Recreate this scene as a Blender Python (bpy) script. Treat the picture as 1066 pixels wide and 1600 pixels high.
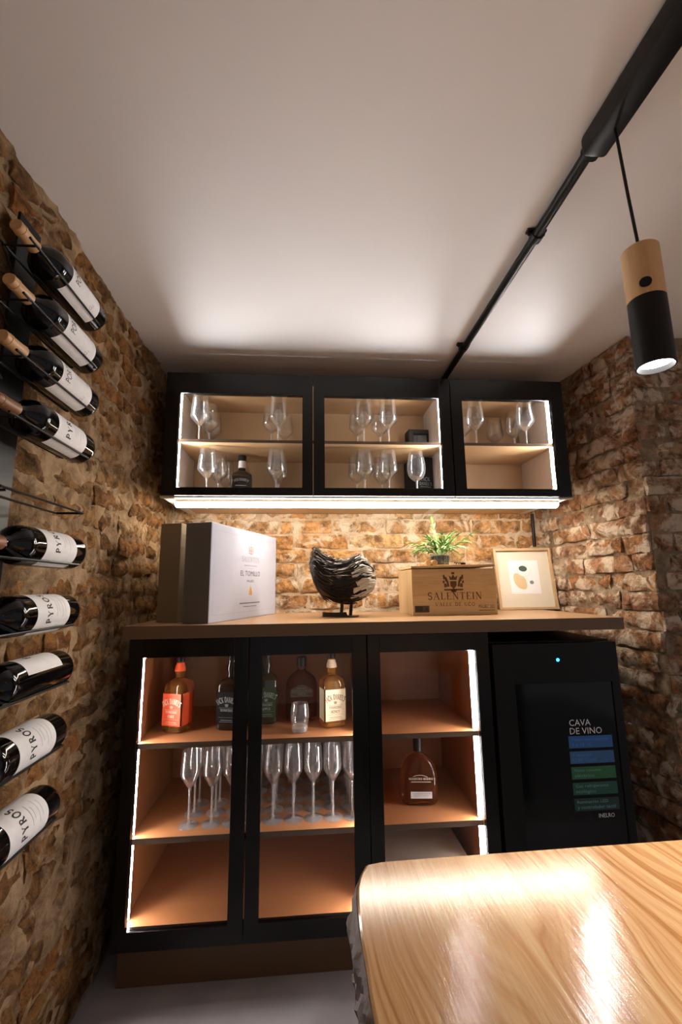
import bpy, bmesh, math, random
from math import sin, cos, pi, radians, sqrt
from mathutils import Vector, Matrix, noise as mnoise
for _o in list(bpy.data.objects): bpy.data.objects.remove(_o)
SC = bpy.context.scene
COL = SC.collection
rnd = random.Random(7)
EYE = 1.1165

# ------------------------------------------------------------------ camera
cam_d = bpy.data.cameras.new('camera'); cam = bpy.data.objects.new('camera', cam_d); COL.objects.link(cam)
cam_d.sensor_fit = 'VERTICAL'; cam_d.sensor_height = 36.0; cam_d.lens = 684.166 * 36.0 / 1600.0
cam_d.clip_start = 0.02
_r = Vector((0.99693446, -0.07726157, -0.01234265)); _u = Vector((-0.00092461, -0.16937394, 0.98555143)); _f = Vector((0.07823578, 0.98251876, 0.16892615))
cam.matrix_world = Matrix(((_r.x, _u.x, -_f.x, 0), (_r.y, _u.y, -_f.y, 0), (_r.z, _u.z, -_f.z, EYE), (0, 0, 0, 1)))
SC.camera = cam
# ------------------------------------------------------------------ world, exposure
w = bpy.data.worlds.new('world'); SC.world = w; w.use_nodes = True
bg = w.node_tree.nodes['Background']; bg.inputs[0].default_value = (1.0, 0.97, 0.98, 1); bg.inputs[1].default_value = 0.19
SC.view_settings.view_transform = 'Standard'; SC.view_settings.look = 'None'
SC.view_settings.gamma = 1.0; SC.view_settings.use_curve_mapping = False
SC.view_settings.exposure = 0.6
SC.cycles.use_denoising = True
SC.cycles.max_bounces = 14; SC.cycles.transparent_max_bounces = 40; SC.cycles.transmission_bounces = 12
SC.cycles.glossy_bounces = 6; SC.cycles.diffuse_bounces = 5
SC.cycles.sample_clamp_indirect = 6.0
# light levels of the visible lamps and the added pendants
LED_SHELF = 95.0      # vertical strips inside the cabinets
LED_UPPER = 195.0
LED_BAR = 34.0        # bar under the wall cabinet
PENDANT_W = 18.0

# ------------------------------------------------------------------ materials
def new_mat(name):
    m = bpy.data.materials.new(name); m.use_nodes = True
    return m, m.node_tree.nodes, m.node_tree.links, m.node_tree.nodes['Principled BSDF']
def rgb(r, g, b): return (r, g, b, 1.0)
def srgb(r, g, b):
    f = lambda c: ((c / 255 + .055) / 1.055) ** 2.4 if c > 10 else c / 255 / 12.92
    return (f(r), f(g), f(b), 1.0)
def plain(name, col, rough=.5, metal=0.0, spec=.5, coat=0.0, var=0.06, scale=40, bump=0.0):
    m, N, L, P = new_mat(name)
    geo = N.new('ShaderNodeNewGeometry'); nz = N.new('ShaderNodeTexNoise'); nz.inputs['Scale'].default_value = scale; nz.inputs['Detail'].default_value = 4
    L.new(geo.outputs['Position'], nz.inputs['Vector'])
    hsv = N.new('ShaderNodeHueSaturation'); hsv.inputs['Color'].default_value = col
    mr = N.new('ShaderNodeMapRange'); mr.inputs['To Min'].default_value = 1 - var; mr.inputs['To Max'].default_value = 1 + var
    L.new(nz.outputs['Fac'], mr.inputs['Value']); L.new(mr.outputs['Result'], hsv.inputs['Value'])
    L.new(hsv.outputs['Color'], P.inputs['Base Color'])
    P.inputs['Roughness'].default_value = rough; P.inputs['Metallic'].default_value = metal
    P.inputs['Specular IOR Level'].default_value = spec; P.inputs['Coat Weight'].default_value = coat
    if bump:
        b = N.new('ShaderNodeBump'); b.inputs['Strength'].default_value = bump; b.inputs['Distance'].default_value = .002
        L.new(nz.outputs['Fac'], b.inputs['Height']); L.new(b.outputs['Normal'], P.inputs['Normal'])
    return m
def emit(name, col, s):
    m, N, L, P = new_mat(name)
    P.inputs['Base Color'].default_value = col; P.inputs['Emission Color'].default_value = col; P.inputs['Emission Strength'].default_value = s
    return m
def ramp(N, stops):
    r = N.new('ShaderNodeValToRGB'); e = r.color_ramp.elements
    e[0].position, e[0].color = stops[0]; e[1].position, e[1].color = stops[-1]
    for p, c in stops[1:-1]:
        x = e.new(p); x.color = c
    return r
def mixc(N, L, fac, a, b, blend='MIX'):
    m = N.new('ShaderNodeMix'); m.data_type = 'RGBA'; m.blend_type = blend
    for sock, v in ((m.inputs[0], fac), (m.inputs[6], a), (m.inputs[7], b)):
        if isinstance(v, (float, int, tuple)): sock.default_value = v
        else: L.new(v, sock)
    return m.outputs[2]
def noise_tex(N, L, scale, detail=4, rough=.55, vec=None, dist=0.0):
    t = N.new('ShaderNodeTexNoise'); t.inputs['Scale'].default_value = scale; t.inputs['Detail'].default_value = detail; t.inputs['Roughness'].default_value = rough
    t.inputs['Distortion'].default_value = dist
    if vec is not None: L.new(vec, t.inputs['Vector'])
    return t.outputs['Fac']
def brick_mat(name, cols, lime, lime_at, bump=.9):
    m, N, L, P = new_mat(name)
    geo = N.new('ShaderNodeNewGeometry').outputs['Position']; oi = N.new('ShaderNodeObjectInfo').outputs['Random']
    base = ramp(N, [(i / (len(cols) - 1), c) for i, c in enumerate(cols)]); L.new(oi, base.inputs[0])
    n1 = noise_tex(N, L, 26, 6, .7, geo)
    dark = ramp(N, [(.36, rgb(.28, .25, .23)), (.6, rgb(1.12, 1.12, 1.12))]); L.new(n1, dark.inputs[0])
    c = mixc(N, L, 1.0, base.outputs[0], dark.outputs[0], 'MULTIPLY')
    n2 = noise_tex(N, L, 11, 7, .68, geo, .6)
    lm = ramp(N, [(lime_at, rgb(0, 0, 0)), (lime_at + .1, rgb(1, 1, 1))]); L.new(n2, lm.inputs[0])
    c = mixc(N, L, lm.outputs[0], c, lime)
    L.new(c, P.inputs['Base Color']); P.inputs['Roughness'].default_value = .92; P.inputs['Specular IOR Level'].default_value = .2
    n3 = noise_tex(N, L, 70, 8, .72, geo); n4 = noise_tex(N, L, 22, 4, .6, geo)
    ad = N.new('ShaderNodeMath'); ad.operation = 'MULTIPLY_ADD'; L.new(n4, ad.inputs[0]); ad.inputs[1].default_value = 1.8; L.new(n3, ad.inputs[2])
    b = N.new('ShaderNodeBump'); b.inputs['Strength'].default_value = bump; b.inputs['Distance'].default_value = .012
    L.new(ad.outputs[0], b.inputs['Height']); L.new(b.outputs['Normal'], P.inputs['Normal'])
    return m
def mortar_mat(name, a, b_, bump=1.0):
    m, N, L, P = new_mat(name)
    geo = N.new('ShaderNodeNewGeometry').outputs['Position']
    n1 = noise_tex(N, L, 14, 7, .7, geo, .5)
    r = ramp(N, [(.35, b_), (.62, a)]); L.new(n1, r.inputs[0])
    L.new(r.outputs[0], P.inputs['Base Color']); P.inputs['Roughness'].default_value = .95; P.inputs['Specular IOR Level'].default_value = .15
    n3 = noise_tex(N, L, 60, 8, .75, geo)
    b = N.new('ShaderNodeBump'); b.inputs['Strength'].default_value = bump; b.inputs['Distance'].default_value = .014
    L.new(n3, b.inputs['Height']); L.new(b.outputs['Normal'], P.inputs['Normal'])
    return m
def wood_mat(name, light, dark, axis='Y', scale=18.0, rough=.4, fine=1.0, stretch=.06, contrast=(.35, .68), coat=0.0, rings=0.0):
    m, N, L, P = new_mat(name)
    geo = N.new('ShaderNodeNewGeometry').outputs['Position']
    mp = N.new('ShaderNodeMapping'); L.new(geo, mp.inputs['Vector'])
    s = {'X': (stretch, 1, 1), 'Y': (1, stretch, 1), 'Z': (1, 1, stretch)}[axis]
    mp.inputs['Scale'].default_value = s
    n0 = noise_tex(N, L, scale * .35, 3, .5, mp.outputs[0])
    if rings:
        wv = N.new('ShaderNodeTexWave'); wv.wave_type = 'BANDS'; wv.bands_direction = 'X' if axis != 'X' else 'Z'
        wv.inputs['Scale'].default_value = rings; wv.inputs['Distortion'].default_value = 16.0; wv.inputs['Detail'].default_value = 1.5; wv.inputs['Detail Scale'].default_value = .12
        L.new(mp.outputs[0], wv.inputs['Vector']); n1 = wv.outputs['Fac']
    else:
        n1 = noise_tex(N, L, scale, 5, .6, mp.outputs[0], .8)
    n2 = noise_tex(N, L, scale * 6, 4, .6, mp.outputs[0])
    a1 = N.new('ShaderNodeMath'); a1.operation = 'MULTIPLY_ADD'; L.new(n1, a1.inputs[0]); a1.inputs[1].default_value = .38; 
    a2 = N.new('ShaderNodeMath'); a2.operation = 'MULTIPLY_ADD'; L.new(n2, a2.inputs[0]); a2.inputs[1].default_value = .28 * fine
    a3 = N.new('ShaderNodeMath'); a3.operation = 'MULTIPLY'; L.new(n0, a3.inputs[0]); a3.inputs[1].default_value = .4
    L.new(a3.outputs[0], a2.inputs[2]); L.new(a2.outputs[0], a1.inputs[2])
    r = ramp(N, [(contrast[0], dark), (contrast[1], light)]); L.new(a1.outputs[0], r.inputs[0])
    L.new(r.outputs[0], P.inputs['Base Color']); P.inputs['Roughness'].default_value = rough; P.inputs['Coat Weight'].default_value = coat
    b = N.new('ShaderNodeBump'); b.inputs['Strength'].default_value = .15; b.inputs['Distance'].default_value = .001
    L.new(n2, b.inputs['Height']); L.new(b.outputs['Normal'], P.inputs['Normal'])
    return m
def thin_glass(name, tint=(.97, .98, .98, 1), boost=1.0, rough=.02, floor=.04, light_veil=0.0):
    m, N, L, P = new_mat(name); N.remove(P)
    out = N['Material Output']
    lw = N.new('ShaderNodeLayerWeight'); lw.inputs['Blend'].default_value = .5
    pw = N.new('ShaderNodeMath'); pw.operation = 'POWER'; L.new(lw.outputs['Facing'], pw.inputs[0]); pw.inputs[1].default_value = 3.0
    ma = N.new('ShaderNodeMath'); ma.operation = 'MULTIPLY_ADD'; L.new(pw.outputs[0], ma.inputs[0]); ma.inputs[1].default_value = .9 * boost; ma.inputs[2].default_value = floor; ma.use_clamp = True
    t = N.new('ShaderNodeBsdfTransparent'); t.inputs[0].default_value = tint
    g = N.new('ShaderNodeBsdfGlossy'); g.inputs['Roughness'].default_value = rough
    mx = N.new('ShaderNodeMixShader'); L.new(ma.outputs[0], mx.inputs[0]); L.new(t.outputs[0], mx.inputs[1]); L.new(g.outputs[0], mx.inputs[2])
    if light_veil:      # whitish haze mixed in to stand for light caught in the glass
        dn = N.new('ShaderNodeBsdfTranslucent'); dd = N.new('ShaderNodeBsdfDiffuse'); m2 = N.new('ShaderNodeMixShader'); L.new(dn.outputs[0], m2.inputs[1]); L.new(dd.outputs[0], m2.inputs[2])
        dn.inputs[0].default_value = dd.inputs[0].default_value = (.9, .9, .92, 1)
        m3 = N.new('ShaderNodeMixShader'); m3.inputs[0].default_value = light_veil; L.new(mx.outputs[0], m3.inputs[1]); L.new(m2.outputs[0], m3.inputs[2]); mx = m3
    L.new(mx.outputs[0], out.inputs['Surface'])
    return m
def solid_glass(name, col=(1, 1, 1, 1), ior=1.45, rough=0.0, trans=1.0):
    m, N, L, P = new_mat(name)
    P.inputs['Base Color'].default_value = col; P.inputs['Transmission Weight'].default_value = trans; P.inputs['IOR'].default_value = ior; P.inputs['Roughness'].default_value = rough
    return m
M = {}
LIME = rgb(.60, .50, .38)
M['brick_back'] = brick_mat('brick_back', [rgb(.42, .20, .075), rgb(.52, .28, .11), rgb(.36, .18, .075), rgb(.56, .36, .17), rgb(.46, .23, .085)], LIME, .50)
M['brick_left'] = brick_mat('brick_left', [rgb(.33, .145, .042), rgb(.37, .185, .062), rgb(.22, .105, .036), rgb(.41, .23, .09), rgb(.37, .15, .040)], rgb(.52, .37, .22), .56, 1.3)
M['brick_right'] = brick_mat('brick_right', [rgb(.34, .15, .07), rgb(.42, .22, .10), rgb(.30, .15, .09), rgb(.46, .29, .17), rgb(.38, .17, .08)], rgb(.64, .53, .41), .48)
M['mortar_back'] = mortar_mat('mortar_back', rgb(.66, .54, .40), rgb(.42, .29, .18))
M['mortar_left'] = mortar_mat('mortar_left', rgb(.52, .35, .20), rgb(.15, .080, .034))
M['mortar_right'] = mortar_mat('mortar_right', rgb(.48, .37, .26), rgb(.18, .12, .07))
M['plaster'] = plain('plaster', rgb(.79, .775, .775), .55, var=.03, scale=3, spec=.35)
M['concrete'] = plain('concrete', rgb(.40, .39, .41), .45, var=.35, scale=7, bump=.1)
M['black_frame'] = plain('black_frame', rgb(.005, .004, .0035), .2, spec=.3, var=.1)
M['black_matte'] = plain('black_matte', rgb(.006, .005, .0045), .45, spec=.25, var=.1)
M['black_metal'] = plain('black_metal', rgb(.006, .0055, .005), .4, spec=.2, var=.1)
M['laminate'] = wood_mat('laminate', rgb(.36, .155, .062), rgb(.29, .12, .045), 'X', 14, .42, .6)
M['laminate_top'] = wood_mat('laminate_top', rgb(.42, .25, .13), rgb(.34, .195, .095), 'X', 14, .35, .6)
M['laminate_upper_lit'] = wood_mat('laminate_upper_lit', rgb(.46, .30, .16), rgb(.39, .24, .12), 'X', 14, .42, .6)  # lighter than the base units: their stronger light is put into the colour
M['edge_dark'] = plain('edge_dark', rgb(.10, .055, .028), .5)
M['edge_shade'] = plain('edge_shade', rgb(.15, .085, .042), .45)  # worktop brown darkened for the unlit front face
M['plinth'] = plain('plinth', rgb(.12, .062, .026), .5, var=.1)
M['lit_panel'] = plain('lit_panel', rgb(.62, .56, .52), .4)  # wall cabinet sides whitened, the LED wash is painted into the colour
M['grey_panel'] = plain('grey_panel', rgb(.34, .31, .27), .45)
M['alu'] = plain('alu', rgb(.55, .55, .55), .3, metal=1)
M['led_shelf'] = emit('led_shelf', rgb(1, .90, .86), LED_SHELF)
M['led_upper'] = emit('led_upper', rgb(1, .97, .96), LED_UPPER)
M['led_bar'] = emit('led_bar', rgb(1, .89, .75), LED_BAR)
M['lamp_lens'] = emit('lamp_lens', rgb(1, .96, .95), 14.0)
M['blue_led'] = emit('blue_led', rgb(.02, .22, 1), 6.0)
M['pane'] = thin_glass('pane', (.985, .99, .99, 1), .8, .01, .012)
M['bowl_glass'] = thin_glass('bowl_glass', (.985, .99, .99, 1), 1.7, .02, .10, .02)
M['foot_glass'] = thin_glass('foot_glass', (.98, .985, .985, 1), 1.8, .04, .22, .2)
M['stem_glass'] = solid_glass('stem_glass', (1, 1, 1, 1), 1.45, .02, .82)
M['tumbler_glass'] = thin_glass('tumbler_glass', (.97, .98, .98, 1), 1.6, .02, .10, .03)
M['amber'] = solid_glass('amber', rgb(.88, .42, .10), 1.36, 0, .90)
M['amber_honey'] = solid_glass('amber_honey', rgb(.93, .48, .11), 1.36, 0, .88)
M['amber_dark'] = solid_glass('amber_dark', rgb(.46, .13, .02), 1.36, 0, .94)
M['whisky_black'] = plain('whisky_black', rgb(.010, .006, .004), .06, spec=.6)
M['bottle_green'] = plain('bottle_green', rgb(.022, .016, .006), .06, spec=.6)
M['wine_glass_dark'] = plain('wine_glass_dark', rgb(.003, .0025, .0025), .06, spec=.32)
M['capsule_tan'] = wood_mat('capsule_tan', rgb(.62, .36, .16), rgb(.42, .22, .085), 'Y', 60, .45)
M['capsule_rust'] = plain('capsule_rust', rgb(.22, .085, .03), .45)
M['paper_white'] = plain('paper_white', rgb(.72, .70, .69), .7, var=.12, scale=60)
M['paper_cream'] = plain('paper_cream', rgb(.66, .58, .40), .6, var=.03)
M['label_red'] = plain('label_red', rgb(.85, .10, .02), .5)
M['label_black'] = plain('label_black', rgb(.004, .004, .004), .6, spec=.15)
M['label_green'] = plain('label_green', rgb(.028, .042, .012), .6, spec=.2)
M['label_brown'] = plain('label_brown', rgb(.10, .075, .05), .45, spec=.3)
M['label_silver'] = plain('label_silver', rgb(.62, .60, .60), .4)
M['ink'] = plain('ink', rgb(.015, .013, .012), .7)
M['ink_grey'] = plain('ink_grey', rgb(.13, .13, .16), .7)
M['ink_faint'] = plain('ink_faint', rgb(.34, .34, .38), .7)
M['ink_pink'] = plain('ink_pink', rgb(.42, .28, .25), .7)
M['ink_gold'] = plain('ink_gold', rgb(.60, .30, .06), .6)
M['ink_brown'] = plain('ink_brown', rgb(.13, .06, .025), .8)
M['ink_white'] = plain('ink_white', rgb(.80, .80, .80), .6)
M['ink_cream'] = plain('ink_cream', rgb(.80, .70, .55), .6)
M['box_white'] = plain('box_white', rgb(.46, .49, .61), .75, var=.02)
M['box_brown'] = plain('box_brown', rgb(.21, .155, .085), .8, var=.06, scale=20)
M['box_spine'] = plain('box_spine', rgb(.13, .115, .10), .8, var=.08)
M['crate'] = wood_mat('crate', rgb(.74, .53, .27), rgb(.48, .29, .12), 'X', 30, .6, 1.0, .08)
M['crate_side'] = wood_mat('crate_side', rgb(.60, .45, .25), rgb(.45, .30, .145), 'Z', 26, .6)
M['frame_wood'] = wood_mat('frame_wood', rgb(.52, .35, .19), rgb(.40, .25, .12), 'Z', 40, .5)
M['mat_board'] = plain('mat_board', rgb(.62, .56, .47), .8, var=.03)
M['art_paper'] = plain('art_paper', rgb(.74, .74, .77), .8, var=.02)
M['art_green'] = plain('art_green', rgb(.05, .08, .065), .8)
M['art_beige'] = plain('art_beige', rgb(.56, .43, .26), .8)
M['art_dark'] = plain('art_dark', rgb(.16, .18, .17), .8)
M['art_line'] = plain('art_line', rgb(.60, .58, .54), .8)
M['hen_dark'] = plain('hen_dark', rgb(.022, .016, .012), .34, metal=.6, var=.4, scale=60)
M['hen_white'] = plain('hen_white', rgb(.60, .58, .52), .4, var=.15, scale=50)
M['leaf_green'] = plain('leaf_green', rgb(.09, .24, .045), .5, var=.4, scale=60)
M['leaf_pale'] = plain('leaf_pale', rgb(.27, .42, .17), .5, var=.3, scale=60)
M['soil'] = plain('soil', rgb(.03, .03, .02), .9, var=.4)
M['cork'] = plain('cork', rgb(.60, .36, .16), .8, var=.25, scale=200)
M['fridge_glass'] = plain('fridge_glass', rgb(.004, .005, .005), .1, spec=.3)
M['stk_blue'] = plain('stk_blue', rgb(.03, .14, .42), .5)
M['stk_blue2'] = plain('stk_blue2', rgb(.045, .15, .36), .5)
M['stk_green'] = plain('stk_green', rgb(.03, .16, .06), .5)
M['stk_teal'] = plain('stk_teal', rgb(.018, .10, .07), .5)
M['stk_dark'] = plain('stk_dark', rgb(.014, .05, .042), .5)
M['ink_sky'] = plain('ink_sky', rgb(.10, .30, .75), .5)
M['ink_mint'] = plain('ink_mint', rgb(.20, .42, .42), .5)
def table_mat():
    m, N, L, P = new_mat('table_wood')
    geo = N.new('ShaderNodeNewGeometry').outputs['Position']
    mp = N.new('ShaderNodeMapping'); L.new(geo, mp.inputs['Vector']); mp.inputs['Scale'].default_value = (1, .33, 1); mp.inputs['Rotation'].default_value = (0, 0, radians(-5))
    w0 = N.new('ShaderNodeTexNoise'); w0.inputs['Scale'].default_value = 4.5; w0.inputs['Detail'].default_value = 2.5; L.new(mp.outputs[0], w0.inputs['Vector'])
    # growth rings: distance field warped by slow noise, cut into fine uneven lines
    mul = N.new('ShaderNodeMath'); mul.operation = 'MULTIPLY'; L.new(w0.outputs['Fac'], mul.inputs[0]); mul.inputs[1].default_value = .26
    sx = N.new('ShaderNodeSeparateXYZ'); L.new(mp.outputs[0], sx.inputs[0])
    ad = N.new('ShaderNodeMath'); ad.operation = 'ADD'; L.new(sx.outputs['X'], ad.inputs[0]); L.new(mul.outputs[0], ad.inputs[1])
    cx = N.new('ShaderNodeCombineXYZ'); L.new(ad.outputs[0], cx.inputs['X'])
    ym = N.new('ShaderNodeMath'); ym.operation = 'MULTIPLY'; L.new(sx.outputs['Y'], ym.inputs[0]); ym.inputs[1].default_value = .02; L.new(ym.outputs[0], cx.inputs['Y'])
    rings = noise_tex(N, L, 105, 3, .6, cx.outputs[0])
    mp2 = N.new('ShaderNodeMapping'); L.new(geo, mp2.inputs['Vector']); mp2.inputs['Scale'].default_value = (1, .05, 1)
    fine = noise_tex(N, L, 260, 3, .6, mp2.outputs[0]); slow = noise_tex(N, L, 3.2, 2, .5, mp.outputs[0])
    c1 = ramp(N, [(.36, rgb(.47, .23, .085)), (.50, rgb(.67, .40, .19)), (.66, rgb(.75, .50, .27))]); L.new(rings, c1.inputs[0])
    c2 = ramp(N, [(.35, rgb(.80, .72, .62)), (.65, rgb(1.04, 1.04, 1.02))]); L.new(slow, c2.inputs[0])
    c3 = ramp(N, [(.3, rgb(.86, .82, .78)), (.6, rgb(1, 1, 1))]); L.new(fine, c3.inputs[0])
    c = mixc(N, L, 1.0, c1.outputs[0], c2.outputs[0], 'MULTIPLY'); c = mixc(N, L, 1.0, c, c3.outputs[0], 'MULTIPLY')
    L.new(c, P.inputs['Base Color']); P.inputs['Roughness'].default_value = .13; P.inputs['Specular IOR Level'].default_value = .32
    b = N.new('ShaderNodeBump'); b.inputs['Strength'].default_value = .12; b.inputs['Distance'].default_value = .0015; L.new(fine, b.inputs['Height']); L.new(b.outputs['Normal'], P.inputs['Normal'])
    return m
M['table_wood'] = table_mat()
M['bark'] = plain('bark', rgb(.075, .034, .014), .55, spec=.25, var=.8, scale=70, bump=.8)
M['pendant_wood'] = wood_mat('pendant_wood', rgb(.66, .42, .21), rgb(.52, .30, .13), 'Z', 60, .5)
M['screen_grey'] = plain('screen_grey', rgb(.18, .21, .25), .15)
M['ink_dim'] = plain('ink_dim', rgb(.26, .28, .28), .6)

# ------------------------------------------------------------------ mesh helpers
class MB:
    def __init__(s): s.v = []; s.f = []
    def add(s, vs, fs):
        o = len(s.v); s.v += [tuple(p) for p in vs]; s.f += [tuple(i + o for i in f) for f in fs]; return s
    def box(s, x0, x1, y0, y1, z0, z1):
        return s.add([(x0, y0, z0), (x1, y0, z0), (x1, y1, z0), (x0, y1, z0), (x0, y0, z1), (x1, y0, z1), (x1, y1, z1), (x0, y1, z1)],
                     [(0, 3, 2, 1), (4, 5, 6, 7), (0, 1, 5, 4), (1, 2, 6, 5), (2, 3, 7, 6), (3, 0, 4, 7)])
    def bbox(s, x0, x1, y0, y1, z0, z1, b=.002):
        bm = bmesh.new(); bmesh.ops.create_cube(bm, size=1.0)
        for v in bm.verts: v.co = Vector(((x0 + x1) / 2 + v.co.x * (x1 - x0), (y0 + y1) / 2 + v.co.y * (y1 - y0), (z0 + z1) / 2 + v.co.z * (z1 - z0)))
        bmesh.ops.bevel(bm, geom=bm.edges[:], offset=b, segments=2, profile=.5, affect='EDGES')
        bm.verts.index_update(); s.add([v.co[:] for v in bm.verts], [[v.index for v in f.verts] for f in bm.faces]); bm.free(); return s
    def lathe(s, prof, n=24, c=(0, 0, 0), cap0=True, cap1=True):
        vs = []; fs = []; k = len(prof)
        for r, z in prof:
            for i in range(n):
                a = 2 * pi * i / n; vs.append((c[0] + r * cos(a), c[1] + r * sin(a), c[2] + z))
        for j in range(k - 1):
            for i in range(n):
                i2 = (i + 1) % n; fs.append((j * n + i, j * n + i2, (j + 1) * n + i2, (j + 1) * n + i))
        if cap0: fs.append(tuple(range(n))[::-1])
        if cap1: fs.append(tuple((k - 1) * n + i for i in range(n)))
        return s.add(vs, fs)
    def loft(s, secs, n=32, cap0=True, cap1=True, c=(0, 0, 0)):
        # secs: (z, half_x, half_y, exponent)
        vs = []; fs = []
        for z, hx, hy, e in secs:
            for i in range(n):
                a = 2 * pi * (i + .5) / n; ca, sa = cos(a), sin(a)
                vs.append((c[0] + hx * math.copysign(abs(ca) ** (2 / e), ca), c[1] + hy * math.copysign(abs(sa) ** (2 / e), sa), c[2] + z))
        for j in range(len(secs) - 1):
            for i in range(n):
                i2 = (i + 1) % n; fs.append((j * n + i, j * n + i2, (j + 1) * n + i2, (j + 1) * n + i))
        if cap0: fs.append(tuple(range(n))[::-1])
        if cap1: fs.append(tuple((len(secs) - 1) * n + i for i in range(n)))
        return s.add(vs, fs)
    def tube(s, pts, r, n=8, taper=None):
        pts = [Vector(p) for p in pts]; vs = []; fs = []; up = None
        for i, p in enumerate(pts):
            d = (pts[min(i + 1, len(pts) - 1)] - pts[max(i - 1, 0)]).normalized()
            if up is None: up = Vector((0, 0, 1)) if abs(d.z) < .9 else Vector((1, 0, 0))
            a = d.cross(up).normalized(); b = a.cross(d); up = b
            rr = r if taper is None else r * taper[i]
            for k in range(n):
                t = 2 * pi * k / n; vs.append(p + a * rr * cos(t) + b * rr * sin(t))
        for i in range(len(pts) - 1):
            for k in range(n):
                k2 = (k + 1) % n; fs.append((i * n + k, i * n + k2, (i + 1) * n + k2, (i + 1) * n + k))
        fs.append(tuple(range(n))[::-1]); fs.append(tuple((len(pts) - 1) * n + k for k in range(n)))
        return s.add(vs, fs)
    def prism(s, poly, t, fn):
        # poly 2D, fn(u,v,depth)->3D
        n = len(poly); s.add([fn(u, v, 0) for u, v in poly] + [fn(u, v, t) for u, v in poly],
                             [tuple(range(n)), tuple(range(n, 2 * n))[::-1]] + [(i, i + n, (i + 1) % n + n, (i + 1) % n) for i in range(n)]); return s
    def build(s, name, mat, parent=None, smooth=None, loc=None):
        me = bpy.data.meshes.new(name); me.from_pydata(s.v, [], s.f); me.update()
        bm = bmesh.new(); bm.from_mesh(me); bmesh.ops.recalc_face_normals(bm, faces=bm.faces); bm.to_mesh(me); bm.free()
        if smooth:
            me.shade_smooth(); me.set_sharp_from_angle(angle=radians(smooth))
        return link(name, me, mat, parent, loc)
def link(name, me, mat, parent=None, loc=None):
    o = bpy.data.objects.new(name, me); COL.objects.link(o)
    if mat is not None and len(me.materials) == 0: me.materials.append(M[mat])
    if parent is not None: o.parent = parent
    if loc is not None: o.location = loc
    return o
def tag(o, label=None, cat=None, group=None, kind=None):
    if label: o['label'] = label
    if cat: o['category'] = cat
    if group: o['group'] = group
    if kind: o['kind'] = kind
    return o
def thing(name, label, cat, loc=(0, 0, 0), rotz=0.0, group=None):
    o = bpy.data.objects.new(name, None); COL.objects.link(o); o.empty_display_size = .05
    o.location = loc; o.rotation_euler = (0, 0, rotz)
    return tag(o, label, cat, group)
def dup(root, loc=None, rotz=None, label=None, mat=None):
    r = root.copy(); COL.objects.link(r)
    if mat is not None: r.matrix_world = mat
    if loc is not None: r.location = loc
    if rotz is not None: r.rotation_euler = (0, 0, rotz)
    if label: r['label'] = label
    for ch in [o for o in KIDS(root)]:
        c = ch.copy(); COL.objects.link(c); c.parent = r
        for g in KIDS(ch):
            d = g.copy(); COL.objects.link(d); d.parent = c
    return r
def KIDS(o): return [x for x in COL.objects if x.parent == o]

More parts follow.
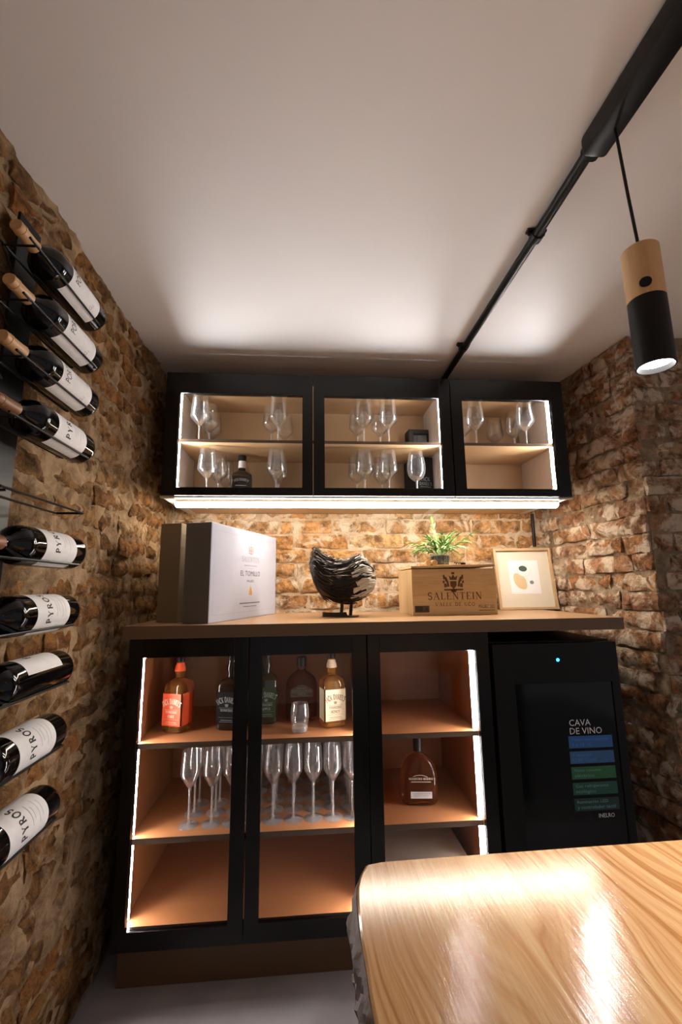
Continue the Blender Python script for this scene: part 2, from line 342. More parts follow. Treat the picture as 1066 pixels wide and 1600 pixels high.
# ------------------------------------------------------------------ lettering
def arcpts(cx, cy, rx, ry, a0, a1, n=10):
    return [(cx + rx * cos(radians(a0 + (a1 - a0) * i / n)), cy + ry * sin(radians(a0 + (a1 - a0) * i / n))) for i in range(n + 1)]
T_, t_ = .15, .06
def G(w, lines=(), arcs=(), ser=()): return (w, lines, arcs, ser)
SERIF = {
 'A': G(.86, [(.10, 0, .41, 1, t_), (.76, 0, .43, 1, T_), (.22, .36, .64, .36, t_)], [], [(.10, 0), (.76, 0)]),
 'C': G(.80, [(.72, .78, .72, .98, t_)], [(arcpts(.44, .5, .36, .5, 55, 305), T_)], []),
 'D': G(.86, [(.18, 0, .18, 1, T_), (.10, .97, .42, .97, t_), (.10, .03, .42, .03, t_)], [(arcpts(.40, .5, .38, .47, -90, 90), T_)], []),
 'E': G(.70, [(.18, 0, .18, 1, T_), (.08, .97, .64, .97, t_), (.08, .03, .66, .03, t_), (.18, .52, .52, .52, t_), (.63, .80, .63, 1, t_), (.65, 0, .65, .2, t_)], [], []),
 'H': G(.90, [(.18, 0, .18, 1, T_), (.72, 0, .72, 1, T_), (.18, .52, .72, .52, t_)], [], [(.18, 0), (.18, 1), (.72, 0), (.72, 1)]),
 'I': G(.36, [(.18, 0, .18, 1, T_)], [], [(.18, 0), (.18, 1)]),
 'J': G(.50, [(.32, .2, .32, 1, T_)], [(arcpts(.17, .2, .15, .2, 0, -150, 6), t_ * 1.5)], [(.32, 1)]),
 'K': G(.84, [(.18, 0, .18, 1, T_), (.26, .46, .70, .98, t_), (.36, .56, .74, 0, T_)], [], [(.18, 0), (.18, 1), (.70, 1), (.74, 0)]),
 'L': G(.68, [(.18, 0, .18, 1, T_), (.08, .03, .64, .03, t_), (.63, 0, .63, .24, t_)], [], [(.18, 1)]),
 'M': G(1.0, [(.16, 0, .16, 1, t_), (.18, 1, .5, .05, T_), (.5, .05, .80, 1, t_), (.82, 0, .82, 1, T_)], [], [(.16, 0), (.82, 0), (.16, 1), (.82, 1)]),
 'N': G(.88, [(.16, 0, .16, 1, t_), (.18, 1, .72, .03, T_), (.73, 0, .73, 1, t_)], [], [(.16, 0), (.16, 1), (.73, 1)]),
 'O': G(.88, [], [(arcpts(.44, .5, .37, .48, 0, 360, 18), T_ * .85)], []),
 'P': G(.72, [(.18, 0, .18, 1, T_)], [(arcpts(.34, .74, .28, .24, 100, -100), T_ * .8)], [(.18, 0), (.18, 1)]),
 'R': G(.82, [(.18, 0, .18, 1, T_), (.38, .5, .72, 0, T_)], [(arcpts(.34, .74, .26, .24, 100, -100), T_ * .8)], [(.18, 0), (.18, 1), (.74, 0)]),
 'S': G(.66, [(.55, .78, .55, .97, t_), (.12, .03, .12, .24, t_)], [(arcpts(.33, .74, .22, .24, 45, 250, 8) + arcpts(.33, .27, .24, .25, 80, -140, 8), T_ * .85)], []),
 'T': G(.76, [(.38, 0, .38, 1, T_), (.06, .97, .70, .97, t_), (.07, .78, .07, 1, t_), (.69, .78, .69, 1, t_)], [], [(.38, 0)]),
 'U': G(.86, [(.18, .3, .18, 1, T_), (.70, .3, .70, 1, t_)], [(arcpts(.44, .32, .26, .30, 180, 360, 10), t_ * 1.6)], [(.18, 1), (.70, 1)]),
 'V': G(.84, [(.10, 1, .42, 0, T_), (.74, 1, .42, 0, t_)], [], [(.10, 1), (.74, 1)]),
 'W': G(1.2, [(.08, 1, .34, 0, T_), (.34, 0, .58, 1, t_), (.58, 1, .84, 0, T_), (.84, 0, 1.1, 1, t_)], [], [(.08, 1), (1.1, 1)]),
 'F': G(.66, [(.18, 0, .18, 1, T_), (.08, .97, .62, .97, t_), (.18, .52, .50, .52, t_), (.61, .78, .61, 1, t_)], [], [(.18, 0)]),
 'G': G(.84, [(.72, .78, .72, .98, t_), (.70, .05, .70, .42, T_)], [(arcpts(.44, .5, .36, .5, 55, 310), T_)], []),
 'Y': G(.80, [(.08, 1, .40, .45, T_), (.72, 1, .40, .45, t_), (.40, 0, .40, .46, T_)], [], [(.08, 1), (.72, 1), (.40, 0)]),
 'B': G(.76, [(.18, 0, .18, 1, T_)], [(arcpts(.34, .75, .22, .22, 100, -90), T_ * .8), (arcpts(.34, .27, .28, .25, 90, -100), T_ * .8)], []),
 "'": G(.26, [(.13, .72, .13, 1, T_ * .8)], [], []), ' ': G(.45), '.': G(.26, [(.13, 0, .13, .12, T_)], [], []),
}
def serif_text(txt, spacing=.06, bold=1.0):
    vs = []; fs = []; x = 0
    def seg(a, b, w):
        d = Vector((b[0] - a[0], b[1] - a[1])); l = d.length
        if l < 1e-6: return
        p = Vector((-d.y, d.x)) / l * w * bold / 2; o = len(vs)
        for q_ in ((a[0] + p.x, a[1] + p.y), (a[0] - p.x, a[1] - p.y), (b[0] - p.x, b[1] - p.y), (b[0] + p.x, b[1] + p.y)): vs.append((x + q_[0], q_[1]))
        fs.append((o, o + 1, o + 2, o + 3))
    for ch in txt:
        wd, ln, ar, se = SERIF[ch]
        for x0, y0, x1, y1, t in ln: seg((x0, y0), (x1, y1), t)
        for pts, t in ar:
            for i in range(len(pts) - 1):
                a_, b_ = Vector(pts[i]), Vector(pts[i + 1]); d = (b_ - a_) * .12; seg(a_ - d, b_ + d, t)
        for sx, sy in se: seg((sx - .14, sy + (.02 if sy == 0 else -.02)), (sx + .14, sy + (.02 if sy == 0 else -.02)), .05)
        x += wd + spacing
    return vs, fs, x - spacing
_sans = {}
def sans_text(txt):
    if txt in _sans: return _sans[txt]
    c = bpy.data.curves.new('t', 'FONT'); c.body = txt; c.size = 1.0; c.resolution_u = 2
    o = bpy.data.objects.new('t', c); COL.objects.link(o)
    dg = bpy.context.evaluated_depsgraph_get(); me = bpy.data.meshes.new_from_object(o.evaluated_get(dg))
    vs = [(v.co.x / .69, v.co.y / .69) for v in me.vertices]; fs = [tuple(p.vertices) for p in me.polygons]
    bpy.data.objects.remove(o); bpy.data.curves.remove(c); bpy.data.meshes.remove(me)
    x0 = min(v[0] for v in vs); vs = [(a - x0, b) for a, b in vs]
    _sans[txt] = (vs, fs, max(v[0] for v in vs)); return _sans[txt]
def lettering(mb, txt, fn, height, width=None, center=(0, 0), serif=False, align='C', spacing=.06, bold=1.0):
    # fn(u, v) -> 3D point a hair above the surface; text centred (or left aligned) at `center`
    vs, fs, wd = serif_text(txt, spacing, bold) if serif else sans_text(txt)
    sx = (width / wd) if width else height
    off = -wd * sx / 2 if align == 'C' else 0
    mb.add([fn(center[0] + off + a * sx, center[1] + b * height) for a, b in vs], fs)
def rects(mb, fn, rs):
    for u0, u1, v0, v1 in rs:
        n = max(1, int(abs(u1 - u0) / .006))
        for i in range(n):
            a = u0 + (u1 - u0) * i / n; b = u0 + (u1 - u0) * (i + 1) / n
            mb.add([fn(a, v0), fn(b, v0), fn(b, v1), fn(a, v1)], [(0, 1, 2, 3)])
def poly(mb, fn, pts): mb.add([fn(u, v) for u, v in pts], [tuple(range(len(pts)))])
def plane_fn(o, u, v, off=.0006):
    o, u, v = Vector(o), Vector(u).normalized(), Vector(v).normalized(); n = u.cross(v)
    return lambda a, b: (o + u * a + v * b + n * off)[:]
def flat_build(mb, name, mat, parent):
    me = bpy.data.meshes.new(name); me.from_pydata(mb.v, [], mb.f); me.update(); return link(name, me, mat, parent)
def crest(mb, fn, s, c=(0, 0)):
    P = lambda pts: poly(mb, fn, [(c[0] + a * s, c[1] + b * s) for a, b in pts])
    P([(-.16, .02), (.16, .02), (.16, -.2), (0, -.38), (-.16, -.2)])
    P([(-.17, .08), (.17, .08), (.22, .30), (.09, .20), (0, .36), (-.09, .20), (-.22, .30)])
    P([(-.08, .36), (.08, .36), (.08, .46), (-.08, .46)])
    for k in (-1, 1):
        f = lambda pts: P([(k * a, b) for a, b in (pts if k > 0 else pts[::-1])])
        f([(.20, -.25), (.30, -.25), (.36, .02), (.26, .06)]); f([(.26, .02), (.40, .0), (.46, .26), (.34, .22)])
        f([(.40, .14), (.50, .10), (.52, .32), (.44, .34)]); f([(.30, -.25), (.46, -.30), (.48, -.12), (.36, -.08)]); f([(.44, -.1), (.54, -.06), (.52, .06), (.44, .04)])
    P([(-.50, -.36), (.50, -.36), (.46, -.44), (-.46, -.44)]); P([(-.14, -.40), (.14, -.40), (.12, -.52), (-.12, -.52)])

# ------------------------------------------------------------------ setting
CEIL = 2.04
def nz3(p, s, seed=0.0): return mnoise.noise(Vector(p) * s + Vector((seed, seed * .7, seed * 1.3)))
def struct(o): o['kind'] = 'structure'; return o
struct(MB().box(-.75, 2.6, -1.6, 2.15, CEIL, CEIL + .06).build('ceiling', 'plaster'))
struct(MB().box(-.75, 2.6, -1.6, 2.15, -.06, 0).build('floor', 'concrete'))
def brick_mesh(seed, ln=.235, h=.060, depth=.05, rough=1.0):
    nx, nq = 9, 3; vs = []; fs = []
    for j in range(nq + 1):
        for i in range(nx + 1):
            u = i / nx; v = j / nq; e = min(u * nx, (1 - u) * nx, v * nq, (1 - v) * nq)
            x = (u - .5) * ln; z = (v - .5) * h
            p = (x, 0, z)
            d = nz3(p, 30, seed) * .007 * rough + nz3(p, 75, seed + 3) * .004 * rough
            if e < .5: d -= .006 + .006 * abs(nz3(p, 40, seed + 9)) * rough
            x += nz3(p, 35, seed + 5) * .006 * rough; z += nz3(p, 35, seed + 7) * .0055 * rough
            vs.append((x, d, z))
    idx = lambda i, j: j * (nx + 1) + i
    for j in range(nq):
        for i in range(nx): fs.append((idx(i, j), idx(i, j + 1), idx(i + 1, j + 1), idx(i + 1, j)))
    ring = [idx(i, 0) for i in range(nx + 1)] + [idx(nx, j) for j in range(1, nq + 1)] + [idx(i, nq) for i in range(nx - 1, -1, -1)] + [idx(0, j) for j in range(nq - 1, 0, -1)]
    o = len(vs)
    for r in ring: vs.append((vs[r][0], -depth, vs[r][2]))
    n = len(ring)
    for k in range(n): fs.append((ring[k], ring[(k + 1) % n], o + (k + 1) % n, o + k))
    me = bpy.data.meshes.new('brick'); me.from_pydata(vs, [], fs); me.update()
    bm = bmesh.new(); bm.from_mesh(me); bmesh.ops.recalc_face_normals(bm, faces=bm.faces); bm.to_mesh(me); bm.free()
    me.shade_smooth(); me.set_sharp_from_angle(angle=radians(50)); return me
def brick_wall(name, p0, p1, z0, z1, mortar, bmat, rough, seed, bricks=(0, 1e9, 0, 9), proud=.010, course=.068, mamp=.006, skip=None, back=.09):
    # wall front runs p0 -> p1 (plan view); the room lies to the right-hand side of that direction
    p0 = Vector((p0[0], p0[1], 0)); p1 = Vector((p1[0], p1[1], 0)); ln = (p1 - p0).length; u = (p1 - p0) / ln
    n = Vector((u.y, -u.x, 0))          # outward into the room
    st = .0165; nu = max(2, int(ln / st)); nv = int((z1 - z0) / st); mb = MB(); vs = []; fs = []
    for j in range(nv + 1):
        for i in range(nu + 1):
            a = ln * i / nu; z = z0 + (z1 - z0) * j / nv; p = p0 + u * a; p.z = z
            d = nz3(p, 11, seed) * mamp + nz3(p, 34, seed) * mamp * 1.0 + nz3(p, 3.2, seed) * mamp * 1.0
            p += n * d; vs.append(p[:])
    ix = lambda i, j: j * (nu + 1) + i
    for j in range(nv):
        for i in range(nu): fs.append((ix(i, j), ix(i + 1, j), ix(i + 1, j + 1), ix(i, j + 1)))
    ring = [ix(i, 0) for i in range(nu + 1)] + [ix(nu, j) for j in range(1, nv + 1)] + [ix(i, nv) for i in range(nu - 1, -1, -1)] + [ix(0, j) for j in range(nv - 1, 0, -1)]
    o = len(vs)
    for r in ring:
        q_ = Vector(vs[r]); q_ -= n * back; vs.append(q_[:])
    for k in range(len(ring)): fs.append((ring[k], ring[(k + 1) % len(ring)], o + (k + 1) % len(ring), o + k))
    mb.add(vs, fs); w_ = mb.build(name, mortar, smooth=40); struct(w_)
    rr = random.Random(seed * 13 + 1)
    var = [brick_mesh(seed * 10 + k * 1.7, rough=rough) for k in range(9)]
    for me in var: me.materials.append(M[bmat])
    B = Matrix(((-u.x, n.x, 0, 0), (-u.y, n.y, 0, 0), (0, 0, 1, 0), (0, 0, 0, 1)))
    k = 0; z = z0 + .034
    while z < z1 - .02:
        a = -rr.uniform(.02, .2)
        while a < ln:
            L_ = rr.choice([.25, .25, .24, .255, .125, .18])
            a0, a1 = max(a, 0), min(a + L_ - .012, ln); a += L_
            if a1 - a0 < .05: continue
            c = (a0 + a1) / 2
            if not (bricks[0] <= c <= bricks[1] and bricks[2] <= z <= bricks[3]): continue
            if skip and skip(c, z): continue
            p = p0 + u * c; p.z = z + rr.uniform(-.003, .003)
            wob = nz3(p, 3.2, seed) * mamp
            b = bpy.data.objects.new('brick', rr.choice(var)); COL.objects.link(b); b.parent = w_
            b.matrix_local = Matrix.Translation(p + n * (proud * rr.uniform(.35, 1.25) + wob)) @ B @ Matrix.Rotation(rr.uniform(-.03, .03), 4, 'Y') @ Matrix.Rotation(rr.uniform(-.03, .03), 4, 'Z') @ Matrix.Diagonal(((a1 - a0) / .235 * rr.choice((1, -1)), 1, rr.uniform(.95, 1.05), 1))
        z += course
    return w_
XL = -.617
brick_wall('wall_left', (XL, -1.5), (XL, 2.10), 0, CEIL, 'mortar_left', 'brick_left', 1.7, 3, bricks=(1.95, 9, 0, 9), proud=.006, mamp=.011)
brick_wall('wall_back', (-.66, 2.035), (1.25, 2.035), 0, CEIL, 'mortar_back', 'brick_back', 1.0, 11, bricks=(0, 9, .98, 1.50), proud=.011, mamp=.005)
brick_wall('wall_right', (1.142, 2.10), (1.205, 1.44), 0, CEIL, 'mortar_right', 'brick_right', 1.6, 5, proud=.017, mamp=.009)
brick_wall('wall_pillar', (1.205, 1.44), (2.5, 1.44), 0, CEIL, 'mortar_right', 'brick_right', 1.3, 17, bricks=(0, .62, 0, 9), proud=.015, mamp=.008, skip=lambda c, z: False)

# ------------------------------------------------------------------ lower cabinets
def frame_ring(mb, x0, x1, z0, z1, gx0, gx1, gz0, gz1, y0, y1):
    mb.bbox(x0, gx0, y0, y1, z0, z1, .0015); mb.bbox(gx1, x1, y0, y1, z0, z1, .0015)
    mb.bbox(gx0 - .001, gx1 + .001, y0, y1, z0, gz0, .0015); mb.bbox(gx0 - .001, gx1 + .001, y0, y1, gz1, z1, .0015)
def door(par, x0, x1, z0, z1, gx0, gx1, gz0, gz1, y, th=.022):
    mb = MB(); frame_ring(mb, x0, x1, z0, z1, gx0, gx1, gz0, gz1, y, y + th); d = mb.build('door', 'black_frame', par)
    MB().box(gx0, gx1, y + .008, y + .012, gz0, gz1).build('glass_pane', 'pane', d); return d
def led(par, xw, y0, z0, z1, mat, side, w=.013):
    # strip on the slanted face of a corner channel, turned towards the door
    d = -side
    ch = MB(); k = .7; ch.v = [(xw, y0, z0), (xw + d * w * k, y0 + w, z0), (xw, y0 + w, z0), (xw, y0, z1), (xw + d * w * k, y0 + w, z1), (xw, y0 + w, z1)]
    ch.f = [(0, 1, 2), (3, 5, 4), (0, 3, 4, 1), (1, 4, 5, 2), (2, 5, 3, 0)]
    c = ch.build('led_channel', 'alu', par)
    e = .0008; st = MB()
    st.v = [(xw + d * (e + t * w * k), y0 - e * k + t * w, z) for z in (z0, z1) for t in (.06, .94)] + [(xw + d * (.3 * e + t * w * k), y0 - .3 * e * k + t * w, z) for z in (z0, z1) for t in (.06, .94)]
    st.f = [(0, 1, 3, 2), (4, 6, 7, 5), (0, 4, 5, 1), (1, 5, 7, 3), (3, 7, 6, 2), (2, 6, 4, 0)]
    return st.build('led_strip', mat, par)
F1 = 1.45
S1, S2, S0, STOP = .651, .389, .168, .905
cab = thing('base_cabinet', 'wide black-framed two-door glass base cabinet holding whisky and flutes', 'cabinet', (0, 0, 0))
Yc0, Yc1 = 1.474, 1.92
MB().box(-.545, -.524, Yc0, Yc1, .12, .964).build('side_panel', 'laminate', cab)
MB().box(.182, .196, Yc0, Yc1, .12, .964).build('side_panel', 'laminate', cab)
MB().box(-.524, .182, Yc1 - .012, Yc1, .12, .964).build('back_panel', 'laminate', cab)
MB().box(-.524, .182, Yc0, Yc1 - .012, .12, S0).build('bottom_panel', 'laminate', cab)
MB().box(-.524, .182, Yc0, Yc1 - .012, STOP, .964).build('top_panel', 'laminate', cab)
for z in (S1, S2):
    sh = MB().box(-.5235, .1815, 1.486, Yc1 - .013, z - .016, z).build('shelf', 'laminate', cab)
    MB().box(-.5235, .1815, 1.4835, 1.4859, z - .016, z).build('front_edge', 'edge_dark', sh)
door(cab, -.545, -.1815, .12, .964, -.508, -.2255, .1698, .9075, F1)
door(cab, -.1785, .1915, .12, .964, -.1375, .145, .1698, .9075, F1)
for (a, b) in ((S1 + .004, STOP - .004), (S2 + .004, S1 - .02), (S0 + .004, S2 - .02)):
    led(cab, -.5235, 1.489, a, b, 'led_shelf', -1)
    led(cab, .1815, 1.489, a, b, 'led_shelf', 1)
cab2 = thing('base_cabinet', 'narrow black-framed one-door base cabinet beside the wine cooler', 'cabinet', (0, 0, 0))
MB().box(.1965, .212, Yc0, Yc1, .12, .964).build('side_panel', 'laminate', cab2)
MB().box(.556, .596, Yc0, Yc1, .12, .964).build('side_panel', 'laminate', cab2)
MB().box(.212, .556, Yc1 - .012, Yc1, .12, .964).build('back_panel', 'laminate', cab2)
MB().box(.212, .556, Yc0, Yc1 - .012, .12, S0).build('bottom_panel', 'laminate', cab2)
MB().box(.212, .556, Yc0, Yc1 - .012, STOP, .964).build('top_panel', 'laminate', cab2)
for z in (S1, S2):
    sh = MB().box(.2125, .5555, 1.486, Yc1 - .013, z - .016, z).build('shelf', 'laminate', cab2)
    MB().box(.2125, .5555, 1.4835, 1.4859, z - .016, z).build('front_edge', 'edge_dark', sh)
door(cab2, .1945, .596, .12, .964, .2356, .553, .1698, .9075, F1)
for (a, b) in ((S1 + .004, STOP - .004), (S2 + .004, S1 - .02), (S0 + .004, S2 - .02)):
    led(cab2, .5555, 1.489, a, b, 'led_shelf', 1)
tag(MB().box(-.54, .60, 1.50, 1.52, 0, .119).build('plinth', 'plinth'), 'dark brown plinth board under the base cabinets at the floor', 'plinth')
wt = tag(MB().bbox(-.562, 1.06, 1.4325, 2.02, .966, 1.005, .001).build('worktop', 'laminate_top'), 'brown wood-look worktop running above the lower cabinets and cooler', 'worktop')
MB().bbox(-.562, 1.06, 1.430, 1.4322, .966, 1.005, .0006).build('front_edge', 'edge_shade', wt)  # dark strip painting the shade on the worktop front
gb = thing('storage_box', 'plain grey storage box at the bottom of the narrow base cabinet', 'box', (.37, 1.70, S0))
MB().bbox(-.150, .150, -.19, .19, 0, .068, .003).build('body', 'grey_panel', gb)
MB().bbox(-.153, .153, -.193, .193, .0685, .084, .003).build('lid', 'grey_panel', gb)

# ------------------------------------------------------------------ wine cooler
fr = thing('wine_cooler', 'black glass-fronted wine cooler with blue and green stickers under the worktop', 'cooler', (.817, 1.44, .0))
MB().bbox(-.213, .213, .035, .50, .02, .93, .004).build('body', 'black_matte', fr)
for sx in (-.18, .18): MB().lathe([(.018, 0), (.018, .02)], 12, (sx, .09, 0)).build('foot', 'black_matte', fr)
mb = MB(); frame_ring(mb, -.213, .213, .06, .925, -.145, .185, .12, .80, 0, .034); dr = mb.build('door', 'black_matte', fr)
MB().box(-.145, .185, .004, .012, .12, .80).build('glass_pane', 'fridge_glass', dr)
MB().bbox(-.213, .213, .004, .034, .02, .058, .002).build('kick_panel', 'black_matte', fr)
MB().lathe([(.0055, -.001), (.0055, .0)], 16).build('indicator', 'blue_led', fr).matrix_local = Matrix.Translation((.006, -.0006, .872)) @ Matrix.Rotation(pi / 2, 4, 'X')
ff = plane_fn((-.817, .0035, 0), (1, 0, 0), (0, 0, 1), .0006)
t1 = MB(); lettering(t1, 'CAVA', ff, .019, .072, (.843, .667), align='L'); lettering(t1, 'DE VINO', ff, .019, .108, (.843, .642), align='L'); flat_build(t1, 'lettering', 'ink_white', fr)
t1 = MB(); lettering(t1, 'INELRO', ff, .0115, .052, (.912, .397), align='L'); flat_build(t1, 'lettering', 'ink_white', fr)
for i, (mt, ink, l1, l2) in enumerate((('stk_blue', 'ink_sky', 'Temperatura ajustable', '5 a 18 °C'), ('stk_blue2', 'ink_sky', 'Capacidad', '12 BOTELLAS'), ('stk_green', 'ink_mint', 'Menor consumo', 'eléctrico'), ('stk_teal', 'ink_mint', 'Gas refrigerante', 'ecológico'), ('stk_dark', 'ink_mint', 'Iluminación LED', 'y controlador táctil'))):
    z = .636 - i * .0455; s = MB().box(.836 - .817, .983 - .817, .0028, .0038, z - .036, z).build('sticker', mt, fr)
    tx = MB(); fs_ = plane_fn((-.817, .0028, 0), (1, 0, 0), (0, 0, 1), .0006)
    lettering(tx, l1, fs_, .0085, min(.125, .0068 * len(l1)), (.845, z - .014), align='L'); lettering(tx, l2, fs_, .0095, min(.125, .0072 * len(l2)), (.845, z - .030), align='L')
    flat_build(tx, 'lettering', ink, s)

# ------------------------------------------------------------------ wall cabinets
F2 = 1.63; UB, UT = 1.455, 1.948; UI0, UI1 = 1.472, 1.915; US = 1.690
def wall_unit(label, x0, x1, doors, leds, i0, i1):
    c = thing('wall_cabinet', label, 'cabinet')
    y0, y1 = F2 + .024, 2.018
    MB().box(x0, i0, y0, y1, UB, UT).build('side_panel', 'lit_panel', c)
    MB().box(i1, x1, y0, y1, UB, UT).build('side_panel', 'lit_panel', c)
    MB().box(i0, i1, y0, y1, UB, UI0).build('bottom_panel', 'laminate_upper_lit', c)
    MB().box(i0, i1, y0, y1, UI1, UT).build('top_panel', 'laminate_upper_lit', c)
    MB().box(i0, i1, y1 - .075, y1 - .065, UI0, UI1).build('back_panel', 'laminate_upper_lit', c)
    sh = MB().box(i0 + .0005, i1 - .0005, y0 + .014, y1 - .076, US - .012, US).build('shelf', 'laminate_upper_lit', c)
    MB().box(i0 + .0005, i1 - .0005, y0 + .012, y0 + .0139, US - .012, US).build('front_edge', 'edge_dark', sh)
    for d in doors: door(c, d[0], d[1], UB + .004, UT, d[2], d[3], 1.4905, 1.8628, F2)
    for sd in leds:
        for a, b in ((US + .004, UI1 - .006), (UI0 + .004, US - .016)):
            led(c, i0 + .0005 if sd < 0 else i1 - .0005, F2 + .0265, a, b, 'led_upper', sd, .018)
    return c
wall_unit('long black wall cabinet with two glass doors and wine glasses', -.540, .577, ((-.540, .0235, -.4886, -.017), (.0265, .577, .0696, .5357)), (-1, 1), -.503, .553)
wall_unit('short black wall cabinet with one glass door at the right', .5785, 1.055, ((.581, 1.055, .627, 1.0044),), (1,), .594, 1.018)
tag(MB().bbox(-.540, 1.055, 1.625, 1.640, 1.449, 1.4545, .001).build('edge_trim', 'alu'), 'thin metal edge trim along the bottom of the wall cabinet doors', 'trim')
lb = thing('light_bar', 'long glowing light bar under the wall cabinets above the worktop', 'light', (.26, 1.72, 1.454))
MB().box(-.765, .775, -.026, .026, -.006, 0).build('housing', 'alu', lb)
MB().lathe([(.0245, -.765), (.0245, .775)], 16).build('diffuser', 'led_bar', lb, 60).matrix_local = Matrix.Translation((0, 0, -.012)) @ Matrix.Diagonal((1, 1, .5, 1)) @ Matrix.Rotation(pi / 2, 4, 'Y')

# ------------------------------------------------------------------ glassware
ORD = ['first', 'second', 'third', 'fourth', 'fifth', 'sixth', 'seventh', 'eighth', 'ninth', 'tenth']
def stemware(name, label, cat, prof_bowl, stem, foot_r, group, wall=.0011):
    t = thing(name, label, cat, group=group)
    inner = [(max(r - wall, .0005), z + (wall if i == 0 else 0)) for i, (r, z) in enumerate(prof_bowl)]
    MB().lathe(prof_bowl + inner[::-1], 28, cap0=False, cap1=False).build('bowl', 'bowl_glass', t, 60)
    z0, z1, r = stem
    MB().lathe([(r * 1.6, z0), (r, z0 + .012), (r, z1 - .012), (r * 1.5, z1 - .002), (prof_bowl[0][0] + .0004, z1 + .001)], 14).build('stem', 'stem_glass', t, 60)
    MB().lathe([(foot_r, 0), (foot_r, .0012), (foot_r * .7, .0022), (r * 2.4, .0042), (r * 1.5, z0 + .001)], 28).build('foot', 'foot_glass', t, 50)
    return t
wine = stemware('wine_glass', '', 'wine glass', [(.004, .074), (.012, .080), (.024, .093), (.034, .104), (.0385, .111), (.0382, .116), (.036, .140), (.0335, .168), (.0305, .193)], (.005, .0745, .0034), .034, 'angular wine glasses in the wall cabinets')
flute = stemware('champagne_flute', '', 'flute', [(.0035, .106), (.011, .113), (.022, .130), (.0285, .143), (.0305, .150), (.0302, .160), (.0285, .190), (.0262, .218)], (.005, .1065, .0033), .0305, 'champagne flutes on the middle shelf')
rg = stemware('round_wine_glass', 'round-bowled wine glass before the black gift box', 'wine glass', [(.004, .068), (.012, .071), (.026, .082), (.035, .098), (.0385, .118), (.0375, .140), (.034, .165), (.029, .192)], (.005, .0685, .0034), .034, None)
rg.location = (.452, 1.725, UI0 + .0003)
used = [False]
def put(src, flag, loc, label, rz=0):
    if not flag[0]: flag[0] = True; src.location = loc; src['label'] = label; return src
    return dup(src, loc, rz, label)
fl_f = [False]; wi_f = [False]
wz_u, wz_l = US + .0003, UI0 + .0003
for loc, lb_ in (
  ((-.432, 1.722, wz_u), 'front wine glass by the left light strip, upper shelf of wall cabinet'),
  ((-.410, 1.800, wz_u), 'middle wine glass of the leftmost upper-shelf row in the wall cabinet'),
  ((-.415, 1.885, wz_u), 'rear wine glass of the leftmost upper-shelf row in the wall cabinet'),
  ((-.116, 1.722, wz_u), 'front wine glass at the right of the left glass door, upper shelf'),
  ((-.150, 1.800, wz_u), 'left rear wine glass at the right of the left glass door, upper shelf'),
  ((-.098, 1.880, wz_u), 'right rear wine glass at the right of the left glass door, upper shelf'),
  ((.236, 1.722, wz_u), 'front left wine glass behind the middle glass door, upper shelf'),
  ((.222, 1.815, wz_u), 'rear left wine glass behind the middle glass door, upper shelf'),
  ((.340, 1.722, wz_u), 'front right wine glass behind the middle glass door, upper shelf'),
  ((.322, 1.820, wz_u), 'rear right wine glass behind the middle glass door, upper shelf'),
  ((.715, 1.722, wz_u), 'front wine glass at the left edge of the right glass door'),
  ((.692, 1.805, wz_u), 'rear wine glass at the left edge of the right glass door'),
  ((.935, 1.722, wz_u), 'front wine glass by the right light strip of the short wall cabinet'),
  ((.930, 1.815, wz_u), 'middle wine glass behind the right glass door, near the light strip'),
  ((.880, 1.900, wz_u), 'rear wine glass behind the right glass door, against the back panel'),
  ((-.394, 1.722, wz_l), 'front wine glass left of the black whisky bottle in the wall cabinet'),
  ((-.365, 1.800, wz_l), 'middle wine glass left of the black whisky bottle in the wall cabinet'),
  ((-.352, 1.885, wz_l), 'rear wine glass left of the black whisky bottle in the wall cabinet'),
  ((-.122, 1.722, wz_l), 'front wine glass right of the black whisky bottle, lower shelf'),
  ((-.118, 1.810, wz_l), 'rear wine glass right of the black whisky bottle, lower shelf'),
  ((.236, 1.722, wz_l), 'front left wine glass behind the middle glass door, lower shelf'),
  ((.213, 1.800, wz_l), 'rear left wine glass behind the middle glass door, lower shelf'),
  ((.335, 1.722, wz_l), 'front wine glass just left of the round-bowled glass, lower shelf'),
  ((.322, 1.805, wz_l), 'rear wine glass just left of the round-bowled glass, lower shelf')):
    put(wine, wi_f, loc, lb_, rnd.uniform(0, 3))
cols = [-.367, -.298, -.234, -.171, -.107, -.042, .022, .085, .1475]
for r_ in range(5):
    for c_, x in enumerate(cols):
        if c_ < 2 and r_ > 2: continue
        put(flute, fl_f, (x + rnd.uniform(-.0006, .0006), 1.548 + r_ * .070 + rnd.uniform(-.003, .003), S2 + .0003),
            'champagne flute in the %s row from the door, %s from the left' % (ORD[r_], ORD[c_]), rnd.uniform(0, 3))
# tumbler
tb = thing('whisky_tumbler', 'short clear whisky tumbler standing before the round-shouldered bottle', 'glass', (-.022, 1.545, S1 + .0003))
MB().lathe([(.026, .016), (.0285, .03), (.0305, .05), (.0295, .07), (.0265, .088), (.0245, .088), (.0272, .07), (.0282, .05), (.0265, .032), (.024, .020)], 32, cap0=False, cap1=False).build('wall', 'tumbler_glass', tb, 60)
MB().lathe([(.022, 0), (.0245, .003), (.0262, .016), (.0235, .0195), (.010, .0172), (.0005, .0165)], 32).build('base', 'stem_glass', tb, 60)

